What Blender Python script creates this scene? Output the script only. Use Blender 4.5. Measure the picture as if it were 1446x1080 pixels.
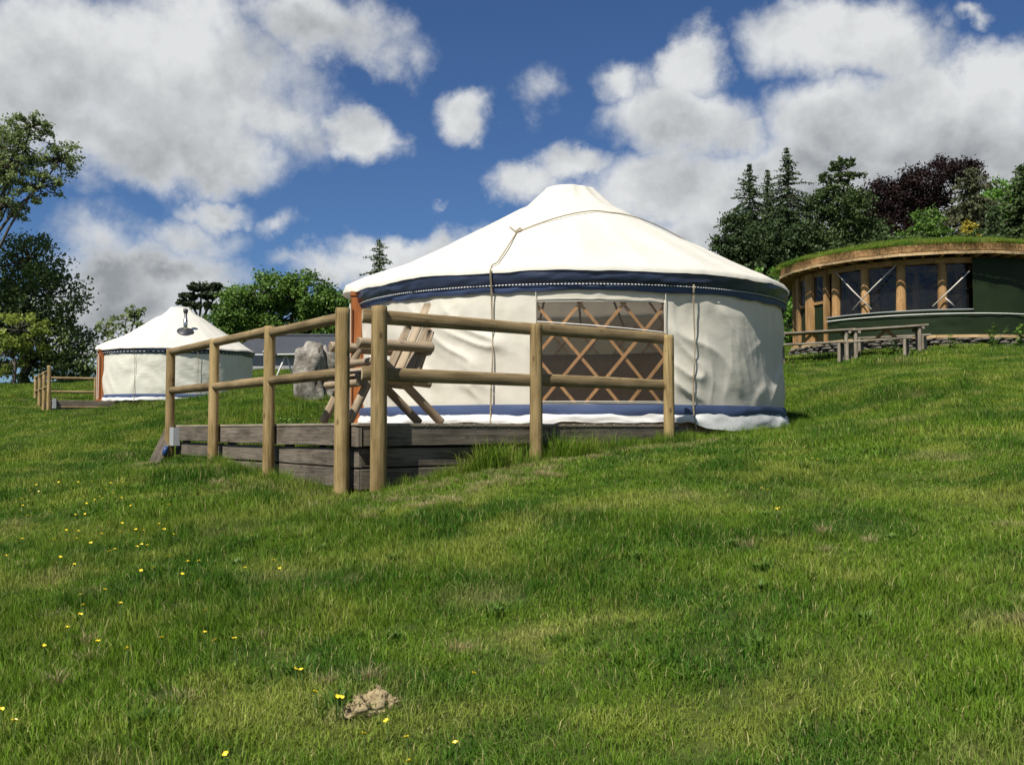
import bpy, math, random
import numpy as np
from mathutils import Vector, Matrix

for _o in list(bpy.data.objects):
    bpy.data.objects.remove(_o)
scene = bpy.context.scene
COL = scene.collection
R = math.radians
rng = np.random.default_rng(7)
random.seed(7)

# ------------------------------------------------------------------ camera
EYE = 1.5
FPX, CX, CY, HZ = 1400.0, 723.0, 540.0, 607.0
PITCH = math.atan((HZ - CY) / FPX)
cam_d = bpy.data.cameras.new('camera')
cam_d.sensor_fit = 'HORIZONTAL'
cam_d.sensor_width = 36.0
cam_d.lens = 36.0 * FPX / 1446.0
cam_d.clip_start = 0.05
cam_d.clip_end = 2000.0
cam = bpy.data.objects.new('camera', cam_d)
COL.objects.link(cam)
cam.location = (0, 0, EYE)
cam.rotation_euler = (math.pi / 2 + PITCH, 0, 0)
scene.camera = cam


def ray(px, py):
    """world direction of a photo pixel, scaled so that its y component is 1"""
    x, z = (px - CX) / FPX, (CY - py) / FPX
    c, s = math.cos(PITCH), math.sin(PITCH)
    d = Vector((x, c - z * s, s + z * c))
    return d / d.y


def at(px, py, depth):
    d = ray(px, py)
    return Vector((d.x * depth, depth, EYE + d.z * depth))


# ------------------------------------------------------------------ light
SUN_AZ, SUN_EL = R(213), R(55)      # azimuth clockwise from +Y
sun_dir = Vector((math.sin(SUN_AZ) * math.cos(SUN_EL), math.cos(SUN_AZ) * math.cos(SUN_EL), math.sin(SUN_EL)))
sun_d = bpy.data.lights.new('sun', 'SUN')
sun_d.energy = 4.4
sun_d.angle = R(0.53)
sun_d.color = (1.0, 0.955, 0.87)
sun = bpy.data.objects.new('sun', sun_d)
COL.objects.link(sun)
sun.rotation_euler = sun_dir.to_track_quat('Z', 'Y').to_euler()
sun.location = (-30, -30, 50)

scene.view_settings.view_transform = 'Standard'
scene.view_settings.look = 'None'
scene.view_settings.exposure = 0.75
scene.view_settings.gamma = 1.0
scene.view_settings.use_curve_mapping = False
scene.cycles.use_denoising = True
scene.cycles.max_bounces = 8
scene.cycles.transparent_max_bounces = 16
scene.cycles.diffuse_bounces = 3


# node helpers ---------------------------------------------------------
class NT:
    def __init__(self, tree):
        self.t = tree

    def n(self, typ, inputs=None, **props):
        nd = self.t.nodes.new(typ)
        for k, v in props.items():
            setattr(nd, k, v)
        for k, v in (inputs or {}).items():
            sock = nd.inputs[k]
            if isinstance(v, bpy.types.NodeSocket):
                self.t.links.new(v, sock)
            elif isinstance(v, bpy.types.Node):
                self.t.links.new(v.outputs[0], sock)
            else:
                sock.default_value = v
        return nd

    def m(self, op, a, b=None, c=None, clamp=False):
        ins = {0: a}
        if b is not None:
            ins[1] = b
        if c is not None:
            ins[2] = c
        return self.n('ShaderNodeMath', ins, operation=op, use_clamp=clamp).outputs[0]

    def v(self, op, a, b=None):
        ins = {0: a}
        if b is not None:
            ins[1] = b
        return self.n('ShaderNodeVectorMath', ins, operation=op)

    def mix(self, f, a, b):
        nd = self.n('ShaderNodeMix', {0: f, 6: a, 7: b}, data_type='RGBA')
        return nd.outputs[2]

    def sstep(self, x, lo, hi):
        return self.n('ShaderNodeMapRange', {0: x, 1: lo, 2: hi, 3: 0.0, 4: 1.0}, interpolation_type='SMOOTHSTEP', clamp=True).outputs[0]

    def noise(self, vec, scale, detail=4, rough=0.55, dim='3D'):
        return self.n('ShaderNodeTexNoise', {'Vector': vec, 'Scale': scale, 'Detail': detail, 'Roughness': rough}, noise_dimensions=dim)


# ------------------------------------------------------------------ sky: Nishita + cumulus in direction space
world = bpy.data.worlds.new('World')
scene.world = world
world.use_nodes = True
wt = world.node_tree
wt.nodes.clear()
W = NT(wt)
sky = W.n('ShaderNodeTexSky', sky_type='NISHITA', sun_disc=False, sun_elevation=SUN_EL, sun_rotation=SUN_AZ,
          altitude=300.0, air_density=1.0, dust_density=0.3, ozone_density=2.5)
geo = W.n('ShaderNodeTexCoord').outputs['Generated']
vdir = W.v('NORMALIZE', geo).outputs[0]
sep = W.n('ShaderNodeSeparateXYZ', {0: vdir})
az = W.m('ARCTAN2', sep.outputs[0], sep.outputs[1])
el = W.m('ARCSINE', sep.outputs[2])
P = W.n('ShaderNodeCombineXYZ', {0: az, 1: el, 2: 0.0}).outputs[0]
# domain warp so the cloud masses get billowy outlines
wn1 = W.noise(vdir, 8.0, 6, 0.62)
wv = W.v('SUBTRACT', wn1.outputs['Color'], (0.5, 0.5, 0.5)).outputs[0]
wv = W.n('ShaderNodeVectorMath', {0: wv, 3: 0.11}, operation='SCALE').outputs[0]
Pw = W.v('ADD', P, wv).outputs[0]
# cloud masses: photo pixel centre, half extents, strength, greyness
CLOUDS = [
    (60, 90, 210, 110, 1.15, .35), (250, 120, 210, 125, 1.2, .3), (310, 215, 120, 58, 1.1, .6), (170, 195, 180, 75, 1.1, .6),
    (460, 40, 135, 60, 1.05, .7), (385, 165, 100, 60, .9, .0), (497, 183, 58, 46, 1.1, .0), (150, 330, 90, 55, .7, .8),
    (310, 292, 80, 26, .78, .3), (210, 385, 140, 62, 1.05, .45), (80, 440, 120, 70, 1.0, .6), (330, 420, 150, 40, .85, .5), (420, 365, 90, 30, .6, .6),
    (560, 345, 75, 34, .95, .05), (480, 375, 90, 40, .9, .2), (680, 165, 56, 42, 1.0, .25), (775, 135, 60, 60, .72, .5),
    (880, 118, 75, 52, .95, .1), (985, 95, 66, 66, 1.1, .05), (960, 185, 140, 60, 1.15, .45), (1050, 205, 70, 46, .9, .4),
    (740, 262, 60, 42, .95, .0), (810, 240, 70, 36, 1.0, .0), (920, 280, 150, 60, 1.1, .1), (1000, 330, 130, 60, 1.0, .35),
    (1185, 55, 118, 72, 1.2, .15), (1260, 75, 90, 50, .95, .2), (1190, 175, 130, 70, 1.2, .5), (1310, 175, 150, 82, 1.25, .6),
    (1410, 110, 90, 60, 1.1, .05), (1440, 205, 80, 55, 1.1, .0), (1120, 265, 120, 50, 1.1, .5), (1300, 250, 160, 50, 1.1, .6),
    (1390, 8, 40, 18, .7, .1), (955, 345, 150, 50, 1.0, .2), (640, 345, 110, 40, .9, .1), (150, 420, 160, 60, 1.05, .5), (560, 375, 120, 50, 1.0, .15), (1040, 290, 90, 60, 1.05, .3), (1200, 300, 250, 60, 1.1, .5), (1400, 260, 120, 60, 1.1, .5), (250, 330, 120, 40, .62, .5), (400, 320, 50, 26, .7, .2), (622, 290, 40, 16, .55, .3), (640, 330, 80, 26, .7, .2), (1340, 30, 30, 40, .5, .3),
]
field = None
grey = None
for (px, py, rx, ry, st, gr) in CLOUDS:
    d = ray(px, py)
    d.normalize()
    a0, e0 = math.atan2(d.x, d.y), math.asin(d.z)
    kx, ky = FPX / rx * .86, FPX / ry * .86
    q = W.n('ShaderNodeVectorMath', {0: Pw, 1: (kx, ky, 0), 2: (-a0 * kx, -e0 * ky, 0)}, operation='MULTIPLY_ADD').outputs[0]
    ln = W.n('ShaderNodeVectorMath', {0: q}, operation='LENGTH').outputs['Value']
    c = W.m('MULTIPLY_ADD', ln, -st * .75, st)
    field = W.m('MAXIMUM', field if field is not None else 0.0, c)
    if gr >= .2:
        qd = W.v('ADD', q, (0.0, .62, 0.0)).outputs[0]
        ld = W.n('ShaderNodeVectorMath', {0: qd}, operation='LENGTH').outputs['Value']
        g = W.m('MULTIPLY_ADD', ld, -1.05 * (gr + .25), 1.25 * (gr + .25))
        grey = W.m('MAXIMUM', grey if grey is not None else 0.0, g)
# the rest of the sky carries the same broken cumulus
cloudplane = W.v('DIVIDE', vdir, W.n('ShaderNodeCombineXYZ', {0: W.m('ADD', W.m('ABSOLUTE', sep.outputs[2]), .25), 1: W.m('ADD', W.m('ABSOLUTE', sep.outputs[2]), .25), 2: 1.0}).outputs[0]).outputs[0]
gen = W.noise(cloudplane, 1.7, 2, 0.5).outputs[0]
gen = W.m('MULTIPLY', W.sstep(gen, .42, .72), 1.15)
aw = W.sstep(W.m('ABSOLUTE', az), R(27), R(36))
ew = W.sstep(el, R(24), R(32))
outm = W.m('MAXIMUM', aw, ew)
field = W.m('MAXIMUM', field, W.m('MULTIPLY', gen, outm))
grey = W.m('MAXIMUM', grey, W.m('MULTIPLY', W.m('MULTIPLY', gen, outm), .45))
fine = W.noise(vdir, 10.0, 7, 0.60).outputs[0]
fine2v = W.v('ADD', vdir, tuple(Vector((-0.010, -0.004, 0.022)))).outputs[0]
fine2 = W.noise(fine2v, 13.0, 5, 0.55).outputs[0]
mid = W.noise(vdir, 13.0, 5, 0.55).outputs[0]
tot = W.m('ADD', field, W.m('MULTIPLY', W.m('SUBTRACT', fine, .5), 1.05))
alpha = W.sstep(tot, .31, .78)
relief = W.m('MULTIPLY', W.m('SUBTRACT', mid, fine2), 1.5)      # lit from the upper left, darker underneath
thick = W.sstep(tot, .5, 1.3)
shade = W.m('MULTIPLY', grey, W.m('ADD', W.m('MULTIPLY', W.sstep(tot, .45, .95), .85), .15))
shade = W.m('SUBTRACT', shade, relief, clamp=True)
ccol = W.mix(shade, (0.440, 0.450, 0.455, 1), (0.175, 0.188, 0.202, 1))
skyc = W.n('ShaderNodeVectorMath', {0: sky.outputs[0], 3: 0.044}, operation='SCALE').outputs[0]
skyc = W.v('MULTIPLY', skyc, (0.55, 0.76, 1.06)).outputs[0]
fin = W.mix(alpha, skyc, ccol)
bg = W.n('ShaderNodeBackground', {'Color': fin, 'Strength': 1.0})
wo = W.n('ShaderNodeOutputWorld', {'Surface': bg})
world.cycles.sampling_method = 'MANUAL'
world.cycles.sample_map_resolution = 512


# ------------------------------------------------------------------ numpy noise
def _hash(ix, iy, iz, seed):
    h = (ix.astype(np.int64) * 374761393 + iy.astype(np.int64) * 668265263 + iz.astype(np.int64) * 2147483647 + seed * 974711) & 0x7fffffff
    h = ((h ^ (h >> 13)) * 1274126177) & 0x7fffffff
    h = h ^ (h >> 16)
    return (h & 0xffff) / 65535.0


def vnoise(x, y, z=None, seed=0):
    x = np.asarray(x, float)
    y = np.asarray(y, float)
    z = np.zeros_like(x) if z is None else np.asarray(z, float) + np.zeros_like(x)
    ix, iy, iz = np.floor(x), np.floor(y), np.floor(z)
    fx, fy, fz = x - ix, y - iy, z - iz
    fx, fy, fz = [f * f * f * (f * (f * 6 - 15) + 10) for f in (fx, fy, fz)]
    r = 0
    for dx in (0, 1):
        for dy in (0, 1):
            for dz in (0, 1):
                w = (fx if dx else 1 - fx) * (fy if dy else 1 - fy) * (fz if dz else 1 - fz)
                r = r + w * _hash(ix + dx, iy + dy, iz + dz, seed)
    return r * 2 - 1


def fbm(x, y, z=None, oct=4, seed=0, gain=.5):
    a, s, r = 1.0, 1.0, 0
    for i in range(oct):
        r = r + a * vnoise(np.asarray(x) * s, np.asarray(y) * s, None if z is None else np.asarray(z) * s, seed + i * 17)
        a *= gain
        s *= 2.03
    return r


def sm(x, a, b):
    t = np.clip((np.asarray(x, float) - a) / (b - a), 0, 1)
    return t * t * (3 - 2 * t)


# ------------------------------------------------------------------ object helpers
WM = {}


def mesh_obj(name, verts, faces, mat, parent=None, M=None, smooth=False, mats=None, fmat=None):
    me = bpy.data.meshes.new(name)
    me.from_pydata([tuple(v) for v in verts], [], faces)
    for mm in (mats or [mat]):
        me.materials.append(mm)
    if fmat is not None:
        me.polygons.foreach_set('material_index', np.asarray(fmat, dtype=np.int32))
    if smooth:
        me.polygons.foreach_set('use_smooth', np.ones(len(me.polygons), dtype=bool))
    me.update()
    return link(name, me, parent, M)


def link(name, me, parent=None, M=None):
    o = bpy.data.objects.new(name, me)
    COL.objects.link(o)
    M = M or Matrix.Identity(4)
    WM[o.name] = M.copy()
    if parent is not None:
        o.parent = parent
        o.matrix_basis = WM[parent.name].inverted() @ M
    else:
        o.matrix_basis = M
    return o


def tag(o, label=None, cat=None, group=None, kind=None):
    if label:
        o['label'] = label
    if cat:
        o['category'] = cat
    if group:
        o['group'] = group
    if kind:
        o['kind'] = kind
    return o


def thing(name, loc, label, cat, group=None):
    o = link(name, None, None, Matrix.Translation(Vector(loc)))
    o.empty_display_size = .2
    return tag(o, label, cat, group)


def frame(p0, p1, side=(0, 0, 1)):
    """matrix whose Z runs from p0 to p1 and whose X is as near to side as can be"""
    p0, p1 = Vector(p0), Vector(p1)
    z = (p1 - p0).normalized()
    x = Vector(side) - z * Vector(side).dot(z)
    if x.length < 1e-4:
        x = Vector((1, 0, 0)) - z * z.x
    x.normalize()
    y = z.cross(x)
    M = Matrix((x, y, z)).transposed().to_4x4()
    M.translation = p0
    return M, (p1 - p0).length


def log(name, p0, p1, r0, r1, mat, parent, segs=14, half=False, squash=1.0, side=(0, 0, 1), rough=.04, seed=None, endmat=None, chamfer=.12, point=0.0):
    """round (or half round) pole from p0 to p1, grain along local Z"""
    seed = random.randrange(9999) if seed is None else seed
    M, L = frame(p0, p1, side)
    n = max(3, int(L / .22) + 2)
    ts = [0.0, chamfer * r0 / L] + list(np.linspace(.03, .97, n)) + [1 - chamfer * r1 / L, 1.0]
    if point:
        ts = ts[:-2] + [1 - point * .6 / L, 1.0]
    vs, fs, fm = [], [], []
    if half:
        angs = [-math.pi / 2 + math.pi * k / (segs - 1) for k in range(segs)]
    else:
        angs = [2 * math.pi * k / segs for k in range(segs)]
    bx, by = [random.uniform(-1, 1) * rough * .5 * r0 for _ in 'ab']
    for i, t in enumerate(ts):
        rr = r0 + (r1 - r0) * t
        if i in (0, len(ts) - 1):
            rr *= 1 - chamfer
        if point and i == len(ts) - 1:
            rr *= .35
        bow = math.sin(t * math.pi)
        for k, a in enumerate(angs):
            w = 1 + rough * float(vnoise(t * L * 2.3 + seed, math.cos(a) * .8 + 5, math.sin(a) * .8 + seed))
            vs.append((rr * w * math.cos(a) * squash + bx * bow, rr * w * math.sin(a) + by * bow, t * L))
    m = len(angs)
    for i in range(len(ts) - 1):
        for k in range(m if not half else m - 1):
            k2 = (k + 1) % m
            fs.append((i * m + k, i * m + k2, (i + 1) * m + k2, (i + 1) * m + k))
            fm.append(0)
        if half:
            fs.append((i * m + m - 1, i * m, (i + 1) * m, (i + 1) * m + m - 1))
            fm.append(0)
    fs.append(tuple(range(m - 1, -1, -1)))
    fm.append(1)
    fs.append(tuple((len(ts) - 1) * m + k for k in range(m)))
    fm.append(1)
    o = mesh_obj(name, vs, fs, mat, parent, M, smooth=True, mats=[mat, endmat or mat], fmat=fm)
    sharp = np.zeros(len(o.data.polygons), bool)
    o.data.polygons.foreach_set('use_smooth', np.array([f == 0 for f in fm]))
    return o


def plank(name, p0, p1, w, t, mat, parent, side=(0, 0, 1), bev=.006, warp=.004, seed=None):
    """board: length along Z, width w along X (side), thickness t along Y"""
    M, L = frame(p0, p1, side)
    n = max(1, min(8, int(L / .5)))
    vs, fs = [], []
    b = min(bev, t * .3, w * .3)
    prof = [(-w / 2, -t / 2 + b), (-w / 2 + b, -t / 2), (w / 2 - b, -t / 2), (w / 2, -t / 2 + b),
            (w / 2, t / 2 - b), (w / 2 - b, t / 2), (-w / 2 + b, t / 2), (-w / 2, t / 2 - b)]
    s1, s2 = random.uniform(-1, 1), random.uniform(-1, 1)
    for i in range(n + 1):
        f = i / n
        ox = warp * s1 * math.sin(f * math.pi) + random.uniform(-.25, .25) * warp
        oy = warp * s2 * math.sin(f * math.pi)
        for (x, y) in prof:
            vs.append((x + ox, y + oy, f * L))
    for i in range(n):
        for k in range(8):
            k2 = (k + 1) % 8
            fs.append((i * 8 + k, i * 8 + k2, (i + 1) * 8 + k2, (i + 1) * 8 + k))
    fs.append(tuple(range(7, -1, -1)))
    fs.append(tuple(n * 8 + k for k in range(8)))
    return mesh_obj(name, vs, fs, mat, parent, M)


def box(name, c, size, mat, parent, rz=0.0, bev=.01):
    c = Vector(c)
    ax = Vector((math.cos(rz), math.sin(rz), 0))
    h = Vector((0, 0, size[2] / 2))
    return plank(name, c - h, c + h, size[0], size[1], mat, parent, side=ax, bev=bev, warp=0)


def tube(name, pts, r, mat, parent, segs=6, mats=None, stripe=0, closed=False):
    pts = [Vector(p) for p in pts]
    org = pts[0].copy()
    vs, fs, fm = [], [], []
    n = len(pts)
    for i, p in enumerate(pts):
        a = pts[i - 1] if (i > 0 or closed) else p
        b = pts[(i + 1) % n] if (i < n - 1 or closed) else p
        t = (b - a).normalized()
        x = Vector((0, 0, 1)) - t * t.z
        if x.length < .05:
            x = Vector((1, 0, 0)) - t * t.x
        x.normalize()
        y = t.cross(x)
        rr = r[i] if hasattr(r, '__len__') else r
        for k in range(segs):
            an = 2 * math.pi * k / segs
            vs.append(p - org + x * math.cos(an) * rr + y * math.sin(an) * rr)
    for i in range(n if closed else n - 1):
        i2 = (i + 1) % n
        for k in range(segs):
            k2 = (k + 1) % segs
            fs.append((i * segs + k, i * segs + k2, i2 * segs + k2, i2 * segs + k))
            fm.append((i // stripe) % 2 if stripe else 0)
    if not closed:
        fs.append(tuple(range(segs - 1, -1, -1)))
        fs.append(tuple((n - 1) * segs + k for k in range(segs)))
        fm += [0, 0]
    return mesh_obj(name, vs, fs, mat, parent, Matrix.Translation(org), smooth=True, mats=mats, fmat=fm)


def grid_obj(name, X, Y, Z, mat, parent, M=None, wrap=False, hole=None, mats=None, fmat=None):
    """X,Y,Z arrays (rows, cols) in world space"""
    rws, cls = X.shape
    M = M or Matrix.Identity(4)
    t = M.translation
    vs = np.stack([X - t.x, Y - t.y, Z - t.z], -1).reshape(-1, 3)
    i, j = np.meshgrid(np.arange(rws - 1), np.arange(cls if wrap else cls - 1), indexing='ij')
    j2 = (j + 1) % cls
    q = np.stack([i * cls + j, i * cls + j2, (i + 1) * cls + j2, (i + 1) * cls + j], -1).reshape(-1, 4)
    if hole is not None:
        q = q[~hole.reshape(-1)]
    return quad_mesh(name, vs, q, mat, parent, M, True, mats, fmat)


def quad_mesh(name, vs, q, mat, parent=None, M=None, smooth=False, mats=None, fmat=None):
    me = bpy.data.meshes.new(name)
    me.vertices.add(len(vs))
    me.vertices.foreach_set('co', np.asarray(vs, np.float32).ravel())
    k = q.shape[1]
    me.loops.add(len(q) * k)
    me.loops.foreach_set('vertex_index', q.astype(np.int32).ravel())
    me.polygons.add(len(q))
    me.polygons.foreach_set('loop_start', np.arange(0, len(q) * k, k, dtype=np.int32))
    me.polygons.foreach_set('loop_total', np.full(len(q), k, dtype=np.int32))
    for mm in (mats or [mat]):
        me.materials.append(mm)
    if fmat is not None:
        me.polygons.foreach_set('material_index', np.asarray(fmat, np.int32))
    if smooth:
        me.polygons.foreach_set('use_smooth', np.ones(len(q), bool))
    me.update(calc_edges=True)
    me.validate()
    return link(name, me, parent, M)


# ------------------------------------------------------------------ materials
def new_mat(name):
    m = bpy.data.materials.new(name)
    m.use_nodes = True
    m.node_tree.nodes.clear()
    return m, NT(m.node_tree)


def finish(t, shader):
    t.n('ShaderNodeOutputMaterial', {'Surface': shader})


def wood(name, c1, c2, scale=1.0, rough=.8, knots=.5, bump=.25, spec=.25):
    m, t = new_mat(name)
    co = t.n('ShaderNodeTexCoord').outputs['Object']
    oi = t.n('ShaderNodeObjectInfo').outputs['Random']
    off = t.n('ShaderNodeCombineXYZ', {0: t.m('MULTIPLY', oi, 37.0), 1: t.m('MULTIPLY', oi, 91.0), 2: t.m('MULTIPLY', oi, 53.0)}).outputs[0]
    p = t.v('ADD', co, off).outputs[0]
    g = t.v('MULTIPLY', p, (26 * scale, 26 * scale, 1.3 * scale)).outputs[0]
    grain = t.noise(g, 2.2, 6, .65).outputs[0]
    blot = t.noise(t.v('MULTIPLY', p, (3, 3, 1.1)).outputs[0], 2.0, 4, .6).outputs[0]
    f = t.m('ADD', t.m('MULTIPLY', grain, .55), t.m('MULTIPLY', blot, .5))
    col = t.mix(t.sstep(f, .36, .66), c1 + (1,), c2 + (1,))
    crk = t.noise(t.v('MULTIPLY', p, (42, 42, .9)).outputs[0], 1.6, 3, .6).outputs[0]
    col = t.mix(t.m('MULTIPLY', t.sstep(crk, .60, .68), .55), col, tuple(x * .35 for x in c1) + (1,))
    kn = t.n('ShaderNodeTexVoronoi', {'Vector': t.v('MULTIPLY', p, (5.0, 5.0, 2.6)).outputs[0], 'Scale': 1.5}, feature='F1').outputs['Distance']
    kf = t.m('MULTIPLY', t.m('SUBTRACT', 1.0, t.sstep(kn, .07, .19)), knots)
    col = t.mix(kf, col, tuple(x * .38 for x in c1) + (1,))
    hv = t.n('ShaderNodeHueSaturation', {'Value': t.m('ADD', t.m('MULTIPLY', oi, .34), .83), 'Color': col})
    bm = t.n('ShaderNodeBump', {'Strength': bump, 'Distance': .01, 'Height': grain})
    finish(t, t.n('ShaderNodeBsdfPrincipled', {'Base Color': hv.outputs[0], 'Roughness': rough, 'Specular IOR Level': spec, 'Normal': bm.outputs[0]}))
    return m


def plain(name, c, rough=.6, spec=.3, var=.15, nscale=8.0, bump=.0, metal=0.0, bscale=None):
    m, t = new_mat(name)
    co = t.n('ShaderNodeTexCoord').outputs['Object']
    ns = t.noise(co, nscale, 5, .6).outputs[0]
    col = t.mix(ns, tuple(x * (1 - var) for x in c) + (1,), tuple(min(1, x * (1 + var)) for x in c) + (1,))
    ins = {'Base Color': col, 'Roughness': rough, 'Specular IOR Level': spec, 'Metallic': metal}
    if bump:
        b2 = t.noise(co, bscale or nscale * 4, 6, .65).outputs[0]
        ins['Normal'] = t.n('ShaderNodeBump', {'Strength': bump, 'Distance': .02, 'Height': b2}).outputs[0]
    finish(t, t.n('ShaderNodeBsdfPrincipled', ins))
    return m


def canvas(name, c, trans=.18, stain=.12, bump=.35, spec=.15):
    m, t = new_mat(name)
    co = t.n('ShaderNodeTexCoord').outputs['Object']
    big = t.noise(co, 1.3, 5, .65).outputs[0]
    streak = t.noise(t.v('MULTIPLY', co, (5, 5, .5)).outputs[0], 1.5, 4, .6).outputs[0]
    f = t.sstep(t.m('ADD', t.m('MULTIPLY', big, .6), t.m('MULTIPLY', streak, .4)), .42, .7)
    col = t.mix(f, c + (1,), tuple(x * (1 - stain) for x in c[:2]) + (c[2] * (1 - stain * 1.6), 1))
    crease = t.noise(t.v('MULTIPLY', co, (2.2, 2.2, 4)).outputs[0], 2.4, 3, .5).outputs[0]
    weave = t.noise(co, 120.0, 2, .5).outputs[0]
    h = t.m('ADD', t.m('MULTIPLY', crease, 1.0), t.m('MULTIPLY', weave, .03))
    bm = t.n('ShaderNodeBump', {'Strength': bump, 'Distance': .03, 'Height': h}).outputs[0]
    a = t.n('ShaderNodeBsdfPrincipled', {'Base Color': col, 'Roughness': .75, 'Specular IOR Level': spec, 'Normal': bm})
    b = t.n('ShaderNodeBsdfTranslucent', {'Color': col, 'Normal': bm})
    finish(t, t.n('ShaderNodeMixShader', {0: trans, 1: a.outputs[0], 2: b.outputs[0]}))
    return m


def clear_sheet(name, tint=(.9, .92, .9), gloss=.10, haze=.05, rough=.08, refl=.9):
    m, t = new_mat(name)
    co = t.n('ShaderNodeTexCoord').outputs['Object']
    nb = t.noise(co, 2.6, 4, .5).outputs[0]
    bm = t.n('ShaderNodeBump', {'Strength': .5, 'Distance': .08, 'Height': nb}).outputs[0]
    tr = t.n('ShaderNodeBsdfTransparent', {'Color': tint + (1,)})
    gl = t.n('ShaderNodeBsdfGlossy', {'Color': (1, 1, 1, 1), 'Roughness': rough, 'Normal': bm})
    df = t.n('ShaderNodeBsdfDiffuse', {'Color': (.7, .7, .68, 1)})
    fr = t.n('ShaderNodeFresnel', {'IOR': 1.45, 'Normal': bm}).outputs[0]
    f = t.m('ADD', t.m('MULTIPLY', fr, refl), gloss * .3, clamp=True)
    s = t.n('ShaderNodeMixShader', {0: f, 1: tr.outputs[0], 2: gl.outputs[0]})
    finish(t, t.n('ShaderNodeMixShader', {0: haze, 1: s.outputs[0], 2: df.outputs[0]}))
    return m


def leafmat(name, c1, c2, trans=.3, dry=None, posscale=.5):
    m, t = new_mat(name)
    g = t.n('ShaderNodeNewGeometry')
    rnd = g.outputs['Random Per Island']
    pos = g.outputs['Position']
    n1 = t.noise(pos, posscale, 4, .6).outputs[0]
    f = t.m('ADD', t.m('MULTIPLY', rnd, .35), t.m('MULTIPLY', t.sstep(n1, .3, .7), .65))
    col = t.mix(f, c1 + (1,), c2 + (1,))
    if dry:
        col = t.mix(t.m('MULTIPLY', t.sstep(rnd, .93, .97), .8), col, dry + (1,))
    a = t.n('ShaderNodeBsdfPrincipled', {'Base Color': col, 'Roughness': .55, 'Specular IOR Level': .25})
    b = t.n('ShaderNodeBsdfTranslucent', {'Color': col})
    finish(t, t.n('ShaderNodeMixShader', {0: trans, 1: a.outputs[0], 2: b.outputs[0]}))
    return m


def grassmat(name, ground=False):
    m, t = new_mat(name)
    g = t.n('ShaderNodeNewGeometry')
    pos = g.outputs['Position']
    flat = t.v('MULTIPLY', pos, (1, 1, 0)).outputs[0]
    big = t.noise(flat, .75, 5, .62).outputs[0]
    med = t.noise(t.v('ADD', flat, (31, 7, 0)).outputs[0], 1.15, 5, .6).outputs[0]
    dryn = t.noise(t.v('ADD', flat, (5, 83, 0)).outputs[0], .9, 5, .65).outputs[0]
    rnd = g.outputs['Random Per Island'] if not ground else t.noise(pos, 60.0, 3, .6).outputs[0]
    lush, mid_, yel = (.036, .108, .007, 1), (.098, .182, .012, 1), (.225, .270, .042, 1)
    dry = (.38, .33, .14, 1)
    c = t.mix(t.sstep(big, .42, .58), lush, mid_)
    c = t.mix(t.m('MULTIPLY', t.sstep(med, .47, .66), .8), c, yel)
    c = t.mix(t.m('MULTIPLY', t.sstep(rnd, .2, 1.0), .22), c, yel)
    c = t.mix(t.m('MULTIPLY', t.sstep(dryn, .55, .72), .48), c, dry)
    if not ground:
        c = t.mix(t.m('MULTIPLY', t.sstep(rnd, .90, .95), .75), c, dry)
        hv = t.n('ShaderNodeHueSaturation', {'Value': t.m('ADD', t.m('MULTIPLY', t.n('ShaderNodeMath', {0: t.m('MULTIPLY', rnd, 7.31)}, operation='FRACT').outputs[0], .5), .78), 'Color': c}).outputs[0]
        a = t.n('ShaderNodeBsdfPrincipled', {'Base Color': hv, 'Roughness': .6, 'Specular IOR Level': .12})
        b = t.n('ShaderNodeBsdfTranslucent', {'Color': hv})
        finish(t, t.n('ShaderNodeMixShader', {0: .3, 1: a.outputs[0], 2: b.outputs[0]}))
    else:
        soil_shade = t.mix(t.noise(pos, 14.0, 5, .7).outputs[0], c, (.07, .06, .03, 1))
        hv = t.n('ShaderNodeHueSaturation', {'Value': .75, 'Color': soil_shade}).outputs[0]  # soil and olive ground darkened so gaps between blades read as shadow
        bm = t.n('ShaderNodeBump', {'Strength': .8, 'Distance': .05, 'Height': t.noise(pos, 25.0, 6, .7).outputs[0]}).outputs[0]
        finish(t, t.n('ShaderNodeBsdfPrincipled', {'Base Color': hv, 'Roughness': .9, 'Specular IOR Level': .1, 'Normal': bm}))
    return m


def slate(name, c, c2):
    m, t = new_mat(name)
    co = t.n('ShaderNodeTexCoord').outputs['Object']
    br = t.n('ShaderNodeTexBrick', {'Vector': co, 'Color1': c + (1,), 'Color2': c2 + (1,), 'Mortar': tuple(x * .5 for x in c) + (1,), 'Scale': 1.0, 'Mortar Size': .01, 'Brick Width': .3, 'Row Height': .22})
    ns = t.noise(co, 2.0, 5, .6).outputs[0]
    col = t.mix(t.m('MULTIPLY', ns, .5), br.outputs[0], tuple(x * 1.5 for x in c) + (1,))
    finish(t, t.n('ShaderNodeBsdfPrincipled', {'Base Color': col, 'Roughness': .8, 'Specular IOR Level': .15}))
    return m


def rockmat(name, k=.62):
    m, t = new_mat(name)
    co = t.n('ShaderNodeTexCoord').outputs['Object']
    n1 = t.noise(co, 3.0, 5, .6).outputs[0]
    n2 = t.noise(t.v('MULTIPLY', co, (3, 3, 14)).outputs[0], 1.6, 6, .7).outputs[0]
    col = t.mix(t.sstep(n1, .35, .65), (.15 * k, .13 * k, .10 * k, 1), (.50 * k, .465 * k, .40 * k, 1))
    col = t.mix(t.m('MULTIPLY', t.sstep(n2, .52, .70), .5), col, (.09, .082, .07, 1))
    bm = t.n('ShaderNodeBump', {'Strength': .45, 'Distance': .05, 'Height': t.m('ADD', n1, n2)}).outputs[0]
    finish(t, t.n('ShaderNodeBsdfPrincipled', {'Base Color': col, 'Roughness': .9, 'Specular IOR Level': .2, 'Normal': bm}))
    return m


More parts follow.
